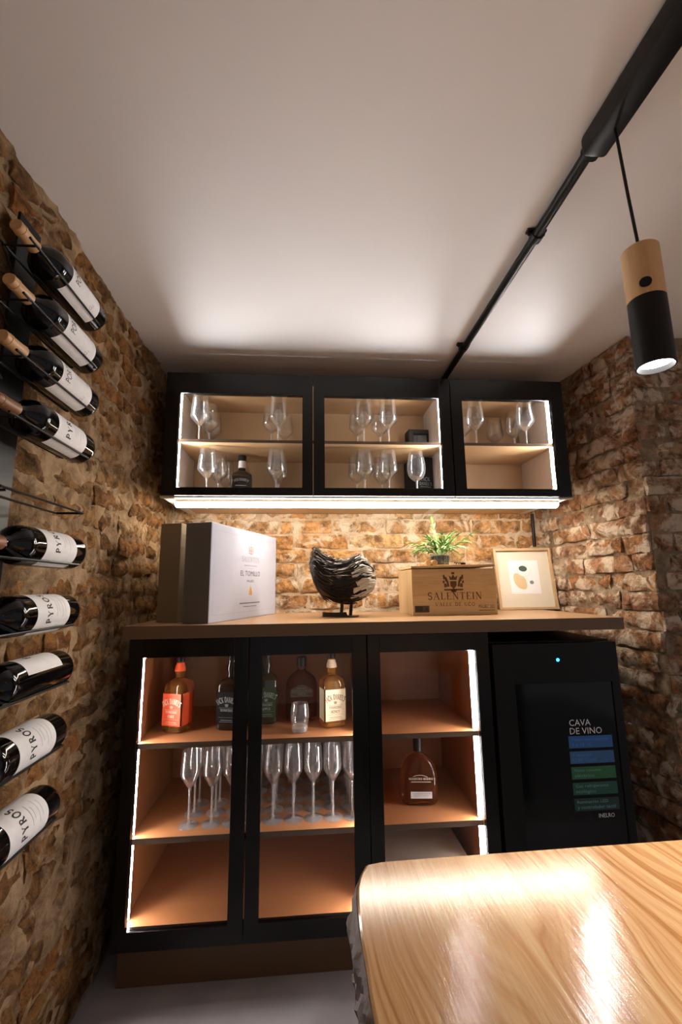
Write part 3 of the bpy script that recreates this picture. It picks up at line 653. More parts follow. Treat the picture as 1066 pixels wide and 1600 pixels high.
# ------------------------------------------------------------------ spirit bottles
def square_bottle(label, loc, rz, glass, lab_mat, ink, collar, name2, hw=.038, scale=1.0):
    t = thing('whisky_bottle', label, 'bottle', loc, rz)
    MB().loft([(0, hw * .9, hw * .9, 5), (.004, hw, hw, 6), (.140, hw, hw, 6), (.150, hw * .93, hw * .93, 5), (.160, .024, .024, 2.6), (.166, .0145, .0145, 2), (.176, .0135, .0135, 2), (.190, .0175, .0175, 2), (.200, .0165, .0165, 2), (.213, .0125, .0125, 2), (.222, .012, .012, 2)], 40).build('body', glass, t, 40)
    if collar: MB().lathe([(.0178, .189), (.0181, .193), (.0170, .2005), (.0132, .2125), (.0130, .216)], 24, cap0=False, cap1=False).build('neck_label', collar, t, 50)
    MB().lathe([(.0140, .2195), (.0140, .240), (.0128, .2415)], 20).build('cap', 'black_matte', t, 40)
    lb = MB().box(-hw * .90, hw * .90, -hw - .0011, -hw + .0005, .022, .122).build('label', lab_mat, t)
    for k in (-1, 1): MB().box(k * (hw + .0003) - .0008, k * (hw + .0003) + .0008, -hw * .86, hw * .5, .022, .122).build('side_label', lab_mat, t)
    f = plane_fn((0, -hw - .0011, 0), (1, 0, 0), (0, 0, 1), .0004)
    R_ = .055; arc = lambda u, v: f((R_ + v) * sin(u / R_), .092 - R_ + (R_ + v) * cos(u / R_))
    tx = MB(); lettering(tx, "JACK DANIEL'S", arc, .0165, .066, (0, -.002), True, bold=1.5); crest(tx, f, .011, (0, .081))
    lettering(tx, 'TENNESSEE', f, .0075, .044, (0, .061), True, bold=1.5)
    if name2: lettering(tx, name2, f, .0085, .0085 * .75 * len(name2), (0, .047), True, bold=1.5)
    rects(tx, f, [(-.026, .026, .072, .0726), (-.028, .028, .042, .0425), (-.020, .020, .033, .0342), (-.024, .024, .028, .0288)])
    flat_build(tx, 'lettering', ink, lb)
    return t
square_bottle('amber whisky bottle with bright red label by the left light strip', (-.432, 1.612, S1 + .0003), radians(-20), 'amber', 'label_red', 'ink_cream', 'label_red', 'FIRE')
square_bottle('black-labelled dark whisky bottle partly behind the door stile', (-.258, 1.614, S1 + .0003), radians(-12), 'whisky_black', 'label_black', 'ink_dim', None, '')
square_bottle('dark whisky bottle with green label at the left of the middle door', (-.143, 1.668, S1 + .0003), radians(4), 'bottle_green', 'label_green', 'ink_dim', None, 'APPLE')
square_bottle('amber whisky bottle with cream label beside the right-hand partition', (.088, 1.605, S1 + .0003), radians(14), 'amber_honey', 'paper_cream', 'ink_brown', 'paper_cream', 'HONEY')
gj = thing('whisky_bottle', 'round-shouldered amber whisky bottle with silver label behind the tumbler', 'bottle', (-.018, 1.685, S1 + .0003), radians(2))
MB().loft([(0, .050, .028, 4), (.005, .056, .033, 4), (.105, .057, .034, 4), (.125, .055, .033, 3.6), (.145, .046, .030, 3), (.158, .032, .024, 2.4), (.166, .018, .017, 2), (.172, .0145, .0145, 2), (.185, .014, .014, 2)], 40).build('body', 'amber_dark', gj, 40)
MB().lathe([(.0165, .182), (.0170, .212), (.0158, .214)], 22).build('cap', 'black_matte', gj, 40)
lb2 = MB(); lb2.prism([(-.040, .082), (.040, .082), (.041, .106), (.030, .112), (.012, .121), (0, .123), (-.012, .121), (-.030, .112), (-.041, .106)], .0012, lambda u, v, d: (u, -.0345 - d, v)); lb2 = lb2.build('label', 'label_brown', gj)
f = plane_fn((0, -.0357, 0), (1, 0, 0), (0, 0, 1), .0004); tx = MB()
lettering(tx, 'GENTLEMAN', f, .008, .070, (0, .099), True); lettering(tx, 'JACK', f, .007, .03, (0, .0885), True); rects(tx, f, [(-.036, .036, .0965, .0972), (-.036, .036, .0845, .0852), (-.018, .018, .111, .1125)])
flat_build(tx, 'lettering', 'ink_dim', lb2)
wf = thing('bourbon_bottle', 'flat round-shouldered bourbon flask bottle alone on the narrow cabinet shelf', 'bottle', (.385, 1.615, S2 + .0003), radians(-6))
MB().loft([(0, .050, .022, 3.2), (.004, .058, .028, 3.2), (.015, .0625, .031, 3.4), (.085, .0635, .032, 3.4), (.110, .060, .031, 3), (.130, .051, .029, 2.8), (.145, .038, .025, 2.5), (.154, .024, .019, 2.2), (.159, .0145, .0145, 2), (.168, .0135, .0135, 2)], 48).build('body', 'amber_dark', wf, 40)
MB().lathe([(.0150, .165), (.0152, .205), (.0138, .208)], 22).build('cap', 'black_matte', wf, 40)
l3 = MB().box(-.032, .039, -.0328, -.0305, .026, .046).build('label', 'label_silver', wf)
f = plane_fn((0, -.0328, 0), (1, 0, 0), (0, 0, 1), .0004); tx = MB()
rects(tx, f, [(-.027, .034, .040, .0415), (-.024, .030, .035, .0362), (-.020, .024, .031, .0318)]); flat_build(tx, 'lettering', 'ink_grey', l3)
f = plane_fn((0, -.0332, 0), (1, 0, 0), (0, 0, 1), .0004); tx = MB()
lettering(tx, 'WOODFORD RESERVE', f, .0062, .082, (.004, .0835), True); rects(tx, f, [(-.030, .036, .0765, .0778)])
rects(tx, lambda u, v: f(u, v - u * u * 9), [(-.022, .026, .0975, .0986)]); flat_build(tx, 'lettering', 'ink_cream', wf)
kb = thing('whisky_bottle', 'squat black whisky bottle between wine glasses in the wall cabinet', 'bottle', (-.272, 1.815, UI0 + .0003), radians(4))
MB().loft([(0, .040, .030, 5), (.003, .044, .034, 6), (.098, .044, .034, 6), (.112, .041, .032, 5), (.124, .024, .022, 3), (.130, .0150, .0150, 2), (.142, .0145, .0145, 2)], 40).build('body', 'whisky_black', kb, 40)
MB().lathe([(.0148, .1415), (.0155, .150), (.0145, .170), (.0150, .174)], 22, cap0=False).build('neck', 'label_silver', kb, 50)
MB().lathe([(.0165, .172), (.0170, .194), (.0160, .196)], 22).build('cap', 'black_matte', kb, 40)
tx = MB(); f = plane_fn((0, -.0342, 0), (1, 0, 0), (0, 0, 1), .0004)
lettering(tx, "JACK DANIEL'S", lambda u, v: f((.05 + v) * sin(u / .05), .082 - .05 + (.05 + v) * cos(u / .05)), .010, .056, (0, 0), True); rects(tx, f, [(-.022, .022, .060, .062), (-.018, .018, .050, .0515)]); flat_build(tx, 'lettering', 'ink_dim', kb)
# black gift box and small display box in the wall cabinet
bx = thing('gift_box', 'tall black printed gift box leaning in the wall cabinet corner', 'box', (.475, 1.800, UI0 + .0003), radians(14))
MB().bbox(0, .078, 0, .125, 0, .198, .0015).build('body', 'label_black', bx)
MB().box(.0775, .0788, .001, .008, .002, .196).build('corner_edge', 'label_silver', bx)
tx = MB(); f = plane_fn((0, 0, 0), (1, 0, 0), (0, 0, 1), .0006)
lettering(tx, "JACK", f, .016, .044, (.038, .092), True); lettering(tx, "DANIEL'S", f, .013, .060, (.038, .073), True); rects(tx, f, [(.012, .064, .065, .0665), (.016, .060, .054, .058), (.018, .058, .044, .046)]); flat_build(tx, 'lettering', 'ink_dim', bx)
db = thing('display_box', 'small black display box with a glossy window on the upper cabinet shelf', 'box', (.515, 1.895, US + .0003), radians(3))
mb = MB(); frame_ring(mb, -.056, .052, 0, .128, -.034, .034, .020, .108, -.03, .0); mb.build('front_frame', 'black_matte', db)
MB().box(-.056, .052, .0005, .035, 0, .128).build('body', 'black_matte', db)
for k in range(3): MB().box(-.033 + k * .0225, -.0125 + k * .0225, -.012, -.002, .021, .107).build('window_panel', 'screen_grey', db)

# ------------------------------------------------------------------ on the worktop
WT = 1.0053
th = math.atan2(.333, .943)
def gift_carton(label, corner, ln, tk, ht, mat, rot):
    t = thing('wine_carton', label, 'box', (corner[0], corner[1], WT), rot)   # local -Y runs along the short side
    MB().bbox(-tk, 0, 0, ln, 0, ht, .002).build('body', mat, t); return t
wb = gift_carton('large white printed wine carton standing on the worktop', (-.315, 1.476), .535, .098, .332, 'box_white', -th)
f = plane_fn((0, 0, 0), (0, 1, 0), (0, 0, 1), .0008)      # right-hand face, reads towards the wall
tx = MB(); crest(tx, f, .042, (.290, .262)); flat_build(tx, 'crest', 'ink_pink', wb)
tx = MB(); lettering(tx, 'SALENTEIN', f, .020, .150, (.290, .212), True); rects(tx, f, [(.235, .345, .196, .199), (.262, .318, .186, .187)]); flat_build(tx, 'lettering', 'ink_faint', wb)
tx = MB(); lettering(tx, 'EL TOMILLO', f, .019, .165, (.290, .158)); lettering(tx, 'MALBEC', f, .0085, .062, (.290, .134)); rects(tx, f, [(.205, .375, .054, .0575), (.235, .345, .042, .044)]); flat_build(tx, 'lettering', 'ink_grey', wb)
tx = MB(); poly(tx, f, [(.278, .088), (.300, .084), (.306, .092), (.302, .104), (.296, .114), (.292, .120), (.287, .112), (.281, .100)]); flat_build(tx, 'leaf_mark', 'ink_gold', wb)
tx = MB(); rects(tx, f, [(.02, .515, .306, .3068), (.02, .515, .024, .0248), (.02, .0208, .024, .3068), (.5142, .515, .024, .3068)]); flat_build(tx, 'border_line', 'ink_faint', wb)
MB().box(-.0965, -.0015, -.0012, .0002, .001, .331).build('spine', 'box_spine', wb)
bb = gift_carton('brown wine carton standing behind the large white carton', (-.438, 1.562), .42, .078, .340, 'box_brown', -th * .75)
MB().box(-.079, .001, -.001, .421, .300, .302).build('lid_seam', 'box_brown', bb)
# crate
cr = thing('wine_crate', 'pine wine crate with printed crest under the potted plant', 'crate', (.403, 1.677, WT))
CW, CD, CH = .332, .245, .176
MB().bbox(0, CW, 0, .011, 0, CH, .0012).build('front_panel', 'crate', cr)
fp = KIDS(cr)[0]
MB().bbox(0, CW, CD - .011, CD, 0, CH, .0012).build('back_panel', 'crate', cr)
for x in (0, CW - .010): MB().bbox(x, x + .010, .0112, CD - .0112, 0, CH, .001).build('side_panel', 'crate_side', cr)
MB().box(.0102, CW - .0102, .0112, CD - .0112, .004, .012).build('bottom_panel', 'crate_side', cr)
ld = MB().bbox(-.001, CW + .001, -.001, CD + .001, 0, .009, .001).build('lid', 'crate', cr); ld.location = (0, 0, CH + .003); ld.rotation_euler = (0, radians(-.9), 0)
f = plane_fn((0, 0, 0), (1, 0, 0), (0, 0, 1), .0006)
tx = MB(); crest(tx, f, .078, (.163, .127)); flat_build(tx, 'crest', 'ink_brown', fp)
tx = MB(); lettering(tx, 'SALENTEIN', f, .027, .214, (.166, .059), True, spacing=.12); lettering(tx, 'VALLE DE UCO', f, .0135, .156, (.166, .034), True, spacing=.16); flat_build(tx, 'lettering', 'ink_brown', fp)
sl = MB().box(.008, .064, -.0008, .0002, .012, .037).build('barcode_sticker', 'label_brown', fp)
tx = MB(); f2 = plane_fn((0, -.0008, 0), (1, 0, 0), (0, 0, 1), .0004); x = .011
while x < .038: w_ = rnd.choice((.0008, .0014, .002)); rects(tx, f2, [(x, x + w_, .017, .034)]); x += w_ + rnd.choice((.0008, .0012))
lettering(tx, '6', f2, .015, None, (.054, .018)); flat_build(tx, 'barcode', 'ink', fp)
tx = MB(); lettering(tx, 'MALBEC 2021', f, .0125, .064, (.290, .025)); rects(tx, f, [(.258, .322, .016, .018)]); flat_build(tx, 'lettering', 'ink', fp)
CT = WT + CH + .0125
# plant
pl = thing('potted_plant', 'small bushy green plant in a ribbed glass pot on the crate', 'plant', (.545, 1.76, CT))
pot = MB(); vs = []; n = 48
pr = [(.031, 0), (.033, .004), (.036, .02), (.038, .04), (.0395, .052), (.0375, .052), (.035, .03), (.031, .006)]
pot.lathe(pr, n, cap0=True, cap1=True)
pot.v = [((x * (1.04 if (k % n) % 2 else .97)), (y * (1.04 if (k % n) % 2 else .97)), z) for k, (x, y, z) in enumerate(pot.v)]
pot.build('pot', 'tumbler_glass', pl)
MB().lathe([(.029, .008), (.033, .028), (.0345, .042), (.02, .046), (.001, .047)], 20).build('soil', 'soil', pl, 40)
def leaf_mesh(name, ln, wd, mat):
    vs = []; fs = []; k = 6
    for i in range(k + 1):
        t = i / k; w2 = wd * sin(pi * min(1, t * .93 + .05)) ** .8 / 2; z = ln * (t - .55 * t * t * .5); y = ln * .40 * t * t
        vs += [(-w2, y, z), (0, y + w2 * .35, z - .0003), (w2, y, z)]
    for i in range(k):
        o = i * 3; fs += [(o, o + 1, o + 4, o + 3), (o + 1, o + 2, o + 5, o + 4)]
    me = bpy.data.meshes.new(name); me.from_pydata(vs, [], fs); me.update(); me.shade_smooth(); me.materials.append(M[mat]); return me
leafs = [leaf_mesh('leaf', .060, .0090, 'leaf_green'), leaf_mesh('leaf', .052, .0085, 'leaf_pale'), leaf_mesh('leaf', .046, .0095, 'leaf_green'), leaf_mesh('leaf', .064, .0080, 'leaf_pale')]
rp = random.Random(5)
for s_ in range(24):
    a = 2 * pi * s_ / 24 * 3.0 + rp.uniform(-.2, .2); el = rp.uniform(.35, 1.2); L_ = rp.uniform(.06, .105)
    if s_ == 0: a, el, L_ = radians(0), .62, .17
    if s_ == 7: a, el, L_ = radians(185), .45, .125
    if s_ == 4: a, el, L_ = radians(110), 1.35, .13
    p0 = Vector((.012 * cos(a), .012 * sin(a), .046)); pts = []
    for i in range(6):
        t = i / 5; pts.append(p0 + Vector((cos(a) * cos(el) * L_ * t, sin(a) * cos(el) * L_ * t, sin(el) * L_ * t - .03 * t * t * (1.2 - el * .6) + .02 * t)))
    MB().tube(pts, .0011, 5).build('stem', 'leaf_green', pl)
    for i in range(1, 6):
        for k in (-1, 1, 0):
            if k == 0 and i < 5: continue
            d = (pts[i] - pts[i - 1]).normalized(); ang = k * rp.uniform(.5, .95)
            dirv = (Matrix.Rotation(ang, 3, 'Z') @ d + Vector((0, 0, rp.uniform(-.25, .35)))).normalized()
            q_ = dirv.to_track_quat('Z', 'Y'); sc = rp.uniform(.65, 1.05); me_ = rp.choice(leafs)
            LM = Matrix.Translation(pts[i]) @ q_.to_matrix().to_4x4() @ Matrix.Rotation(rp.uniform(-.6, .6) + pi, 4, 'Z') @ Matrix.Scale(sc, 4)
            if min((LM @ v.co).z for v in me_.vertices) < .004: continue      # would dip into the crate lid
            lf = bpy.data.objects.new('leaf', me_); COL.objects.link(lf); lf.parent = pl; lf.matrix_local = LM
# corks and trinket
for (x, y, rz, lb_) in ((.478, 1.700, radians(80), 'left wine cork lying on the crate lid before the pot'), (.503, 1.697, radians(97), 'right wine cork lying on the crate lid before the pot')):
    c = MB().lathe([(.0105, 0), (.0115, .001), (.0115, .041), (.0105, .042)], 18).build('cork', 'cork', None, 40); tag(c, lb_, 'cork', 'corks on the crate')
    c.matrix_world = Matrix.Translation((x, y, CT + .0118)) @ Matrix.Rotation(rz, 4, 'Z') @ Matrix.Rotation(pi / 2, 4, 'Y')
tk = thing('corkscrew', 'small dark folded corkscrew lying on the crate lid right of the pot', 'corkscrew', (.608, 1.71, CT))
MB().bbox(-.032, .032, -.006, .006, 0, .004, .0012).build('handle', 'black_metal', tk)
MB().tube([(-.022 + i * .0022, .0035 * cos(i * 1.3), .010 + .0035 * sin(i * 1.3)) for i in range(20)], .0016, 6).build('worm', 'black_metal', tk, 60)
MB().bbox(.004, .022, -.005, .005, .0045, .013, .002).build('lever', 'black_metal', tk)
# picture frame
pf = thing('picture_frame', 'light wood picture frame with abstract art leaning on the back wall', 'picture', (1.003, 1.944, WT + .001))
pf.rotation_euler = (radians(-9), 0, radians(-6))
W_, H_, b_ = .132, .283, .011
for n_, (x0, x1, z0, z1) in (('frame_side', (-W_, -W_ + b_, 0, H_)), ('frame_side', (W_ - b_, W_, 0, H_)), ('frame_rail', (-W_ + b_, W_ - b_, 0, b_)), ('frame_rail', (-W_ + b_, W_ - b_, H_ - b_, H_))):
    MB().bbox(x0, x1, 0, .020, z0, z1, .001).build(n_, 'frame_wood', pf)
MB().box(-W_ + b_, W_ - b_, .012, .016, b_, H_ - b_).build('mat_board', 'mat_board', pf)
ap = MB().box(-.068, .068, .0112, .0118, .072, .228).build('art_print', 'art_paper', pf)
f = plane_fn((0, .0112, 0), (1, 0, 0), (0, 0, 1), .0004)
def blob(c, rx, ry, rot, wob=0, n=28): return [(c[0] + (rx * cos(a) * (1 + wob * sin(2 * a + 1))) * cos(rot) - ry * sin(a) * sin(rot), c[1] + rx * cos(a) * (1 + wob * sin(2 * a + 1)) * sin(rot) + ry * sin(a) * cos(rot)) for a in [2 * pi * i / n for i in range(n)]]
tx = MB(); poly(tx, f, blob((-.022, .130), .024, .042, .55, .12)); flat_build(tx, 'beige_shape', 'art_beige', ap)
tx = MB(); A_, B_ = blob((.000, .180), .031, .029, .2), blob((.000, .180), .0295, .0275, .2)
f9 = plane_fn((0, .0112, 0), (1, 0, 0), (0, 0, 1), .0007); poly(tx, f9, A_); flat_build(tx, 'ring_outline', 'art_line', ap)
tx = MB(); f9 = plane_fn((0, .0112, 0), (1, 0, 0), (0, 0, 1), .0010); poly(tx, f9, B_); flat_build(tx, 'ring_fill', 'art_paper', ap)
tx = MB(); f9 = plane_fn((0, .0112, 0), (1, 0, 0), (0, 0, 1), .0013); poly(tx, f9, blob((-.003, .188), .019, .0135, -.1)); flat_build(tx, 'green_shape', 'art_green', ap)
tx = MB(); poly(tx, f, blob((.030, .124), .0092, .0085, 0)); flat_build(tx, 'dark_dot', 'art_dark', ap)
tag(MB().tube([(1.085, 2.008, 1.295), (1.085, 2.008, 1.37), (1.085, 2.008, 1.453)], .0075, 12).build('wall_conduit', 'black_metal', None, 60), 'short vertical black conduit on the brick wall above the picture frame', 'pipe')
# hen sculpture
hn = thing('hen_sculpture', 'dark metal-strip hen sculpture with a pale wing on the worktop', 'sculpture', (.14, 1.715, WT))
def hx(px): return .027 + (px - 490) * .00254 - .14
def hz_(py): return 1.269 - (py - 856) * .00255 - WT
top = [(483, 881), (486, 868), (490, 858), (495, 858), (505, 866), (515, 872), (525, 876), (540, 876), (552, 871), (562, 868), (572, 876), (580, 886), (584, 897), (585, 905)]
bot = [(483, 882), (486, 894), (490, 906), (495, 917), (505, 929), (515, 935), (525, 938), (540, 939), (552, 937), (562, 933), (572, 927), (580, 919), (584, 911), (585, 906)]
secs = []
for (ax, ay), (bx_, by) in zip(top, bot):
    zc = (hz_(ay) + hz_(by)) / 2; hh = max(.001, (hz_(ay) - hz_(by)) / 2); secs.append((hx(ax), zc, hh, min(.062, hh * .86)))
mb = MB(); n = 20
for x, zc, hh, ty in secs:
    for i in range(n): a = 2 * pi * i / n; mb.v.append((x, ty * cos(a), zc + hh * sin(a)))
for j in range(len(secs) - 1):
    for i in range(n): mb.f.append((j * n + i, j * n + (i + 1) % n, (j + 1) * n + (i + 1) % n, (j + 1) * n + i))
mb.f += [tuple(range(n)), tuple((len(secs) - 1) * n + i for i in range(n))]
mb.build('body', 'hen_dark', hn, 60)
def body_pt(s, a):
    s = max(0, min(len(secs) - 1.001, s)); j = int(s); t = s - j; A, B_2 = secs[j], secs[j + 1]
    x, zc, hh, ty = [A[k] * (1 - t) + B_2[k] * t for k in range(4)]
    return Vector((x, ty * cos(a), zc + hh * sin(a))), Vector((0, cos(a) / max(ty, .004), sin(a) / max(hh, .004))).normalized()
def strip(mb, s, a, ln, wd, lift, da=0.0):
    k = 5; pts = []
    for i in range(k + 1):
        t = i / k; p, nn = body_pt(s + ln * t, a + da * t); pts.append((p + nn * (.0015 + lift * t * t), nn))
    o = len(mb.v)
    for i, (p, nn) in enumerate(pts):
        d = (pts[min(i + 1, k)][0] - pts[max(i - 1, 0)][0]).normalized(); sd = d.cross(nn).normalized(); w2 = wd / 2 * (1 - .75 * (i / k) ** 2)
        mb.v += [(p - sd * w2)[:], (p + nn * wd * .25)[:], (p + sd * w2)[:]]
    for i in range(k): b = o + i * 3; mb.f += [(b, b + 1, b + 4, b + 3), (b + 1, b + 2, b + 5, b + 4)]
rh = random.Random(3); mb = MB()
for _ in range(420): strip(mb, rh.uniform(.2, 10.8), rh.uniform(0, 2 * pi), rh.uniform(1.2, 2.8), rh.uniform(.004, .009), rh.uniform(.001, .012), rh.uniform(-.35, .1))
tag(flat_build(mb, 'feather_strips', 'hen_dark', hn), kind='stuff')
for i in range(26):
    mb = MB(); strip(mb, rh.uniform(7.2, 9.8), radians(-90 + rh.uniform(28, 88)), rh.uniform(2.0, 3.2), rh.uniform(.010, .015), rh.uniform(.004, .010), rh.uniform(-.15, .15))
    mb.v = [(x, -abs(y) - .002, z) for x, y, z in mb.v]; flat_build(mb, 'pale_feather', 'hen_white', hn)
for i in range(16):
    mb = MB(); strip(mb, rh.uniform(7.4, 9.6), pi + radians(rh.uniform(-78, -5)), rh.uniform(2.0, 3.0), rh.uniform(.010, .015), rh.uniform(.006, .012), rh.uniform(-.2, .1)); mb.v = [(x, y if y < 0 else -y, 2 * .093 - z if z < .07 else z) for x, y, z in mb.v]; flat_build(mb, 'pale_feather', 'hen_white', hn)
for i in range(7):
    p, nn = body_pt(3 + i * .8, pi / 2 + rh.uniform(-.4, .4)); q_ = p + Vector((.018, 0, .004)); flat = [(p + (q_ - p) * t + Vector((0, 0, .006 * sin(pi * t)))) for t in (0, .3, .6, 1)]
    MB().tube(flat, .0012, 5).build('wire_quill', 'hen_white' if i > 1 else 'hen_dark', hn)
for px, py, tx_, tz_ in ((565, 880, 563, 864), (571, 884, 570, 872)):
    MB().tube([(hx(px), -.018, hz_(py) - .004), (hx((px + tx_) / 2) + .002, -.020, hz_((py + tz_) / 2)), (hx(tx_), -.018, hz_(tz_))], .009, 8, [1, .75, .08]).build('pale_feather', 'hen_white', hn, 60)
for i, (dx, dz) in enumerate(((.022, .020), (.030, .006), (.012, .030), (.026, .030))):
    p, nn = body_pt(11.4, .9); MB().tube([p, p + Vector((dx * .4, 0, dz * .6 + .008)), p + Vector((dx, 0, dz))], .0014, 5, [1.6, 1.2, .5]).build('tail_wire', 'hen_dark', hn)
for i, (px, py) in enumerate(((486, 872), (489, 858))):
    MB().tube([(hx(px) + .004, -.003, hz_(py) - .006), (hx(px) - .003, -.004, hz_(py) + .002), (hx(px) + .004, -.005, hz_(py) + .007), (hx(px) + .028, -.006, hz_(py) + .001)], .0022, 6, [1, 1.2, 1, .5]).build('crest_wire', 'hen_dark', hn, 60)
for px, dy in ((531, -.012), (546, .012)): MB().tube([(hx(px), dy, .004), (hx(px) + .003, dy, .03), (hx(px) + .006, dy * .8, .075)], .0065, 8).build('leg', 'hen_dark', hn, 60)
mb = MB()
for i in range(26):
    a0 = radians(150 + i * 10); 
    for a1 in (a0,):
        for r_ in (.048, .051):
            for z in (.001, .018 if i < 18 else .004): mb.v.append((hx(523) + r_ * cos(a1), .000 + r_ * .72 * sin(a1), z))
for i in range(25):
    b = i * 4; mb.f += [(b, b + 1, b + 5, b + 4), (b + 2, b + 3, b + 7, b + 6), (b, b + 2, b + 6, b + 4), (b + 1, b + 3, b + 7, b + 5)]
mb.build('base_ring', 'hen_dark', hn, 40)
MB().lathe([(.052, 0), (.052, .0025), (.044, .003)], 28, (hx(538), .0, 0)).build('base_plate', 'hen_dark', hn, 40)

# ------------------------------------------------------------------ wine rack and bottles on the left wall
KR = .535 / .45
BZ = [EYE + (z_ - EYE) * KR for z_ in (1.693, 1.592, 1.487, 1.381, 1.282, 1.186, 1.079, .968, .862, .761)]
BZ = [a_ + b_ for a_, b_ in zip(BZ, (-.030, -.020, -.004, .010, 0, 0, 0, .016, .018, .004))]
rk = thing('wine_rack', 'black metal wall rack with wire cradles holding the wine bottles', 'wine rack', (-.592, .87, .55))
MB().bbox(-.003, .003, -.035, .035, 0, 1.34, .001).build('post', 'black_metal', rk)
for z in (.12, .68, 1.24): MB().bbox(-.024, -.0035, -.012, .012, z, z + .03, .001).build('wall_bracket', 'black_metal', rk)
for i, z in enumerate(BZ):
    zr = z - .0275 - .55; xo, yo = -.592, .87; xi, xe, yf_, yn = -.5545 - xo, -.4975 - xo, 1.004 - yo, .735 - yo
    MB().tube([(xi, yn, zr), (xi, yf_, zr), (xe, yf_, zr), (xe, yn, zr)], .0024, 8).build('wire_cradle', 'black_metal', rk)
    mb = MB().tube([(.0032, -.032, zr - .0030), (xi, -.118, zr - .0030), (xe, -.118, zr - .0030)], .0024, 8); mb.build('cradle_arm', 'black_metal', rk)
def wine_bottle(label, z, ang, kind, x=-.526, dy=0.0):
    t = thing('wine_bottle', label, 'bottle', group='wine bottles on the wall rack'); r = .037
    a = radians(ang); R3 = Matrix((((cos(a)), -sin(a), 0), (0, 0, -1), (sin(a), cos(a), 0)))
    t.matrix_world = Matrix.Translation((x, 1.022 + dy, z)) @ R3.to_4x4()
    MB().lathe([(.012, .010), (.028, .003), (.033, 0), (.0362, .004), (r, .010), (r, .180), (.0362, .188), (.033, .198), (.025, .209), (.0165, .219), (.0125, .229), (.0112, .245)], 36, cap1=False).build('body', 'wine_glass_dark', t, 40)
    cap = {'p': 'capsule_tan', 'y': 'capsule_rust'}[kind]
    MB().lathe([(.0128, .230), (.0118, .240), (.0115, .268), (.0124, .2685), (.0124, .2735), (.0116, .274), (.0116, .284), (.0108, .2855)], 24).build('capsule', cap, t, 35)
    z0, z1 = (.042, .160) if kind == 'p' else (.046, .156)
    hw = 1.95 if kind == 'p' else 1.85
    fn = lambda off: (lambda u, v: ((r + off) * cos(u / r), (r + off) * sin(u / r), v))
    mb = MB(); F = fn(.0005); m_ = 40
    for i in range(m_ + 1):
        u = (-hw + 2 * hw * i / m_) * r; mb.v += [F(u, z0), F(u, z1)]
    for i in range(m_): mb.f.append((2 * i, 2 * i + 2, 2 * i + 3, 2 * i + 1))
    me = flat_build(mb, 'label', 'paper_white', t); me.data.shade_smooth()
    F = fn(.0009); tx = MB()
    if kind == 'p':
        lettering(tx, 'PORTILLO', F, .0185, .062, (0, .129)); flat_build(tx, 'lettering', 'ink', me)
        tx = MB(); rects(tx, F, [(-.014, .014, .110, .1112), (-.011, .011, .100, .1010), (-.016, .016, .090, .0910)]); 
        rects(tx, F, [(-.004, .004, .056, .062), (.018, .021, .052, .055)]); flat_build(tx, 'small_print', 'ink_faint', me)
        tx = MB(); lettering(tx, 'G', F, .010, .008, (-.042, .068)); lettering(tx, '2', F, .006, .004, (-.034, .066)); flat_build(tx, 'emblem', 'ink_pink', me)
    else:
        lettering(tx, 'PYROS', F, .0165, .066, (0, .108), True, spacing=.26, bold=1.5); flat_build(tx, 'lettering', 'ink', me)
        tx = MB(); rects(tx, F, [(-.020, .020, .092, .0932), (-.012, .012, .084, .0850), (-.024, .024, .072, .0730), (-.016, .016, .062, .0630)]); flat_build(tx, 'small_print', 'ink_faint', me)
    return t
SPEC = [(34, 'p', 'topmost wine bottle on the wall rack, tan capsule, white label'), (30, 'p', 'second wine bottle from the top of the wall rack, tan capsule'), (28, 'p', 'third wine bottle from the top of the wall rack, tan capsule'),
        (26, 'y', 'wine bottle with rust capsule just above the empty wire cradle'), None, (36, 'y', 'wine bottle just below the empty wire cradle on the wall rack'), (24, 'y', 'second wine bottle below the empty wire cradle of the rack'),
        (126, 'y', 'wine bottle with its label turned upwards, third below the empty cradle'), (32, 'y', 'second lowest wine bottle on the wall rack'), (36, 'y', 'lowest wine bottle on the wall rack')]
for i, (z, s) in enumerate(zip(BZ, SPEC)):
    if s: wine_bottle(s[2], z, s[0], s[1], dy=(0, 0, 0, 0, 0, 0, -.006, -.012, -.016, -.018)[i])

# ------------------------------------------------------------------ ceiling pipe, lamp bar, pendant
PX = .602
cp = thing('ceiling_pipe', 'thin black pipe clipped along the ceiling to the wall cabinet', 'pipe', (PX, 1.2, CEIL))
MB().tube([(.006, .80, -.018), (.004, .30, -.018), (0, -.23, -.018), (-.004, -.47, -.018)], .0125, 14).build('tube', 'black_metal', cp, 60)
for y in (-.228, .318):
    mb = MB().tube([(.002, y - .010, -.018), (.002, y + .010, -.018)], .0165, 14); mb.bbox(-.024, .028, y - .008, y + .008, -.008, -.0005, .001); c = mb.build('pipe_clip', 'black_metal', cp, 40)
    MB().lathe([(.005, -.014), (.005, -.008)], 8, (.021, y, 0)).build('screw', 'black_metal', c); MB().lathe([(.005, -.014), (.005, -.008)], 8, (-.017, y, 0)).build('screw', 'black_metal', c)
tr = thing('lamp_bar', 'thick black lamp bar on the ceiling carrying the pendant', 'light bar', (PX - .004, .735, CEIL))
MB().bbox(-.026, .026, -1.6, 0, -.046, -.0005, .008).build('housing', 'black_metal', tr, 40)
MB().lathe([(.020, 0), (.020, .012), (.014, .016)], 14, cap0=True).build('end_cap', 'black_metal', tr, 40).matrix_local = Matrix.Translation((.002, .0, -.021)) @ Matrix.Rotation(-pi / 2, 4, 'X')
